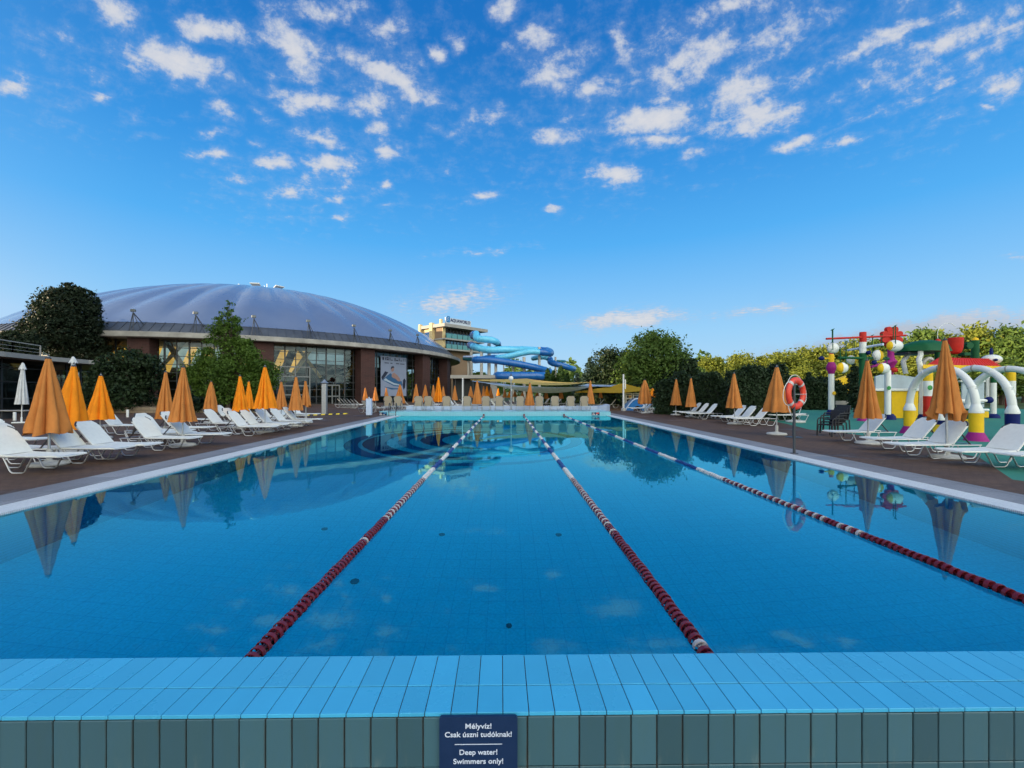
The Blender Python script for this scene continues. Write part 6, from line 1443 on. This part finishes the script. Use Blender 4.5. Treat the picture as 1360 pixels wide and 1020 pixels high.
# warp the mask coordinates a little so that no cloud has an elliptical outline
wn = N(nt, 'ShaderNodeTexNoise', i_Scale=9., i_Detail=3., i_Roughness=.6); L(nt, cf.outputs[0], wn.inputs['Vector'])
wv = N(nt, 'ShaderNodeVectorMath', operation='MULTIPLY_ADD'); L(nt, wn.outputs['Color'], wv.inputs[0]); wv.inputs[1].default_value = (.085, .060, 0); L(nt, cf.outputs[0], wv.inputs[2])
ws = N(nt, 'ShaderNodeVectorMath', operation='SUBTRACT'); L(nt, wv.outputs[0], ws.inputs[0]); ws.inputs[1].default_value = (.0425, .030, 0)
blobs = [(155, 18, 46, 24, -25, 1), (85, 45, 30, 24, -50, .6), (275, 40, 52, 17, -10, 1), (240, 85, 78, 28, -18, 1.1), (15, 115, 34, 18, 0, .9), (142, 128, 22, 12, 0, .8), (170, 90, 28, 9, -20, .6), (185, 182, 18, 8, 0, .5),
 (300, 148, 34, 17, -15, .8), (385, 60, 66, 32, -50, 1.05), (440, 14, 60, 22, 0, .9), (525, 38, 50, 20, -15, .8), (405, 132, 54, 22, -3, 1), (520, 100, 75, 24, -25, 1.05), (488, 142, 46, 17, 5, .95), (575, 73, 18, 15, 0, .8), (605, 62, 13, 22, 20, .7),
 (425, 185, 48, 14, -20, .85), (500, 170, 26, 12, 0, .8), (515, 205, 25, 20, 0, .8), (280, 207, 34, 12, 0, .8), (278, 178, 22, 10, 0, .7), (365, 217, 44, 12, -5, .95), (440, 222, 44, 15, -10, 1), (320, 240, 22, 11, 0, .7), (385, 252, 30, 11, -5, .85), (440, 262, 22, 8, 0, .7), (512, 245, 16, 9, 0, .7), (450, 288, 26, 6, 0, .6), (510, 273, 18, 6, 0, .55), (335, 193, 18, 8, 0, .6),
 (672, 15, 28, 22, 0, .95), (640, 152, 44, 18, 20, .7), (640, 262, 28, 10, 0, .7), (720, 65, 60, 40, -40, .75), (735, 100, 50, 34, 0, .8), (780, 118, 42, 24, 0, .8), (830, 60, 52, 26, -70, .8), (880, 105, 26, 24, 0, .95), (930, 75, 80, 28, 25, 1), (870, 158, 70, 26, 5, 1.1), (872, 186, 55, 14, 0, .9), (985, 120, 70, 36, 15, .9), (1010, 155, 74, 26, 12, 1.05), (1045, 40, 90, 40, 20, .7), (970, 8, 60, 20, 0, .8), (925, 200, 26, 14, 30, .7), (740, 185, 36, 15, 5, .95), (820, 230, 52, 20, -10, .9), (735, 279, 22, 8, 15, .8), (1062, 188, 32, 11, 10, .9), (1122, 187, 30, 10, 20, .8),
 (480, 120, 260, 140, -15, .38), (900, 90, 310, 130, 15, .46), (1240, 70, 200, 100, 20, .56), (100, 90, 160, 90, -10, .34), (410, 235, 140, 66, 0, .44), (760, 215, 140, 66, 0, .30),
 (1140, 65, 66, 18, 30, .8), (1200, 45, 70, 20, 35, .75), (1265, 60, 84, 22, 25, .8), (1330, 35, 70, 34, 25, .8), (1265, 107, 48, 11, 12, .75), (1335, 112, 46, 20, 20, .85), (1310, 145, 18, 7, 0, .7), (1215, 240, 18, 6, 10, .4), (1350, 338, 20, 6, 0, .5),
 (600, 400, 70, 22, 8, .85), (835, 425, 90, 15, 4, 1.05), (640, 330, 70, 6, 5, .55), (1010, 410, 90, 10, 5, .7), (1200, 448, 190, 20, 9, 1.5), (1350, 428, 130, 16, 8, .95)]
mask = None
for (px, py, rx_, ry_, rot, st) in blobs:
    mp = N(nt, 'ShaderNodeMapping', vector_type='TEXTURE'); mp.inputs['Location'].default_value = ((px-VX)/F, (VY-py)/F, 0); mp.inputs['Rotation'].default_value = (0, 0, R(rot)); mp.inputs['Scale'].default_value = (rx_*1.55/F, ry_*1.55/F, 1)
    L(nt, ws.outputs[0], mp.inputs[0]); gr_ = N(nt, 'ShaderNodeTexGradient', gradient_type='SPHERICAL'); L(nt, mp.outputs[0], gr_.inputs[0])
    v = MA('MULTIPLY', gr_.outputs['Fac'], st*1.0)
    mask = v if mask is None else MA('MAXIMUM', mask, v)
front_ok = MA('GREATER_THAN', sp.outputs[1], .05); mask = MA('MULTIPLY', mask, front_ok)
# unseen fill clouds added overhead and behind the camera to brighten the shade
cov = N(nt, 'ShaderNodeTexNoise', i_Scale=.55, i_Detail=2.); L(nt, pl.outputs[0], cov.inputs['Vector'])
ov = MA('MULTIPLY_ADD', sp.outputs[1], -3.0, .15, clamp=True); ov = MA('MULTIPLY', ov, MA('MULTIPLY_ADD', cov.outputs['Fac'], 1.8, -.1), clamp=True)
ov = MA('MULTIPLY', ov, MA('GREATER_THAN', sp.outputs[2], .02)); mask = MA('MAXIMUM', mask, MA('MULTIPLY', ov, .9))
fb = N(nt, 'ShaderNodeTexNoise', i_Scale=10., i_Detail=10., i_Roughness=.64); fb.inputs['Distortion'].default_value = .3; L(nt, pl.outputs[0], fb.inputs['Vector'])
ff = N(nt, 'ShaderNodeTexNoise', i_Scale=22., i_Detail=8., i_Roughness=.68); L(nt, fr.outputs[0], ff.inputs['Vector'])
dens = MA('ADD', MA('MULTIPLY', mask, 1.0), MA('MULTIPLY_ADD', fb.outputs['Fac'], 1.35, -.675)); dens = MA('ADD', dens, MA('MULTIPLY_ADD', ff.outputs['Fac'], 1.15, -.575))
mg = N(nt, 'ShaderNodeMapRange', interpolation_type='SMOOTHSTEP', i_1=.30, i_2=.86, i_3=0., i_4=1.); L(nt, dens, mg.inputs[0])
gate = N(nt, 'ShaderNodeMapRange', i_1=.0, i_2=.10, i_3=0., i_4=1.); L(nt, mask, gate.inputs[0])
vl = N(nt, 'ShaderNodeMapRange', interpolation_type='SMOOTHSTEP', i_1=.08, i_2=1.0, i_3=0., i_4=.46); L(nt, dens, vl.inputs[0])          # thin veils round the denser cores
alpha = MA('MULTIPLY', MA('MULTIPLY', MA('MAXIMUM', mg.outputs[0], vl.outputs[0]), gate.outputs[0]), .90)
# cloud brightness: thin edges bluish, thick parts white
CL = 3.3
shade = N(nt, 'ShaderNodeMapRange', i_1=.35, i_2=1.1, i_3=0., i_4=1.); L(nt, dens, shade.inputs[0])
cc_ = N(nt, 'ShaderNodeMix', data_type='RGBA'); L(nt, shade.outputs[0], cc_.inputs[0]); cc_.inputs[6].default_value = (.62*CL, .72*CL, .90*CL, 1); cc_.inputs[7].default_value = (.95*CL, .94*CL, .95*CL, 1)
# low bank in the right distance is grey blue
lowb = N(nt, 'ShaderNodeMapRange', i_1=.20, i_2=.10, i_3=0., i_4=1.); L(nt, sf.outputs[2], lowb.inputs[0])
rgt = N(nt, 'ShaderNodeMapRange', i_1=.3, i_2=1.0, i_3=0., i_4=1.); L(nt, sf.outputs[0], rgt.inputs[0])
c2_ = N(nt, 'ShaderNodeMix', data_type='RGBA'); L(nt, MA('MULTIPLY', lowb.outputs[0], rgt.outputs[0]), c2_.inputs[0]); L(nt, cc_.outputs[2], c2_.inputs[6]); c2_.inputs[7].default_value = (.30*CL, .42*CL, .60*CL, 1)
c3_ = N(nt, 'ShaderNodeMix', data_type='RGBA'); L(nt, MA('MULTIPLY', ov, 1., clamp=True), c3_.inputs[0]); L(nt, c2_.outputs[2], c3_.inputs[6]); c3_.inputs[7].default_value = (12.6, 12.9, 11.4, 1)  # added fill clouds, far brighter than the visible ones
mix = N(nt, 'ShaderNodeMix', data_type='RGBA'); L(nt, alpha, mix.inputs[0]); L(nt, graded, mix.inputs[6]); L(nt, c3_.outputs[2], mix.inputs[7])
L(nt, mix.outputs[2], bg.inputs['Color']); bg.inputs['Strength'].default_value = .12

scene.view_settings.view_transform = 'Standard'; scene.view_settings.look = 'None'; scene.view_settings.exposure = 1.0; scene.view_settings.gamma = 1.
cy_ = scene.cycles; cy_.use_denoising = True; cy_.max_bounces = 10; cy_.transparent_max_bounces = 12; cy_.transmission_bounces = 8; cy_.glossy_bounces = 4; cy_.diffuse_bounces = 3; cy_.caustics_refractive = True; cy_.caustics_reflective = False; cy_.sample_clamp_indirect = 6.
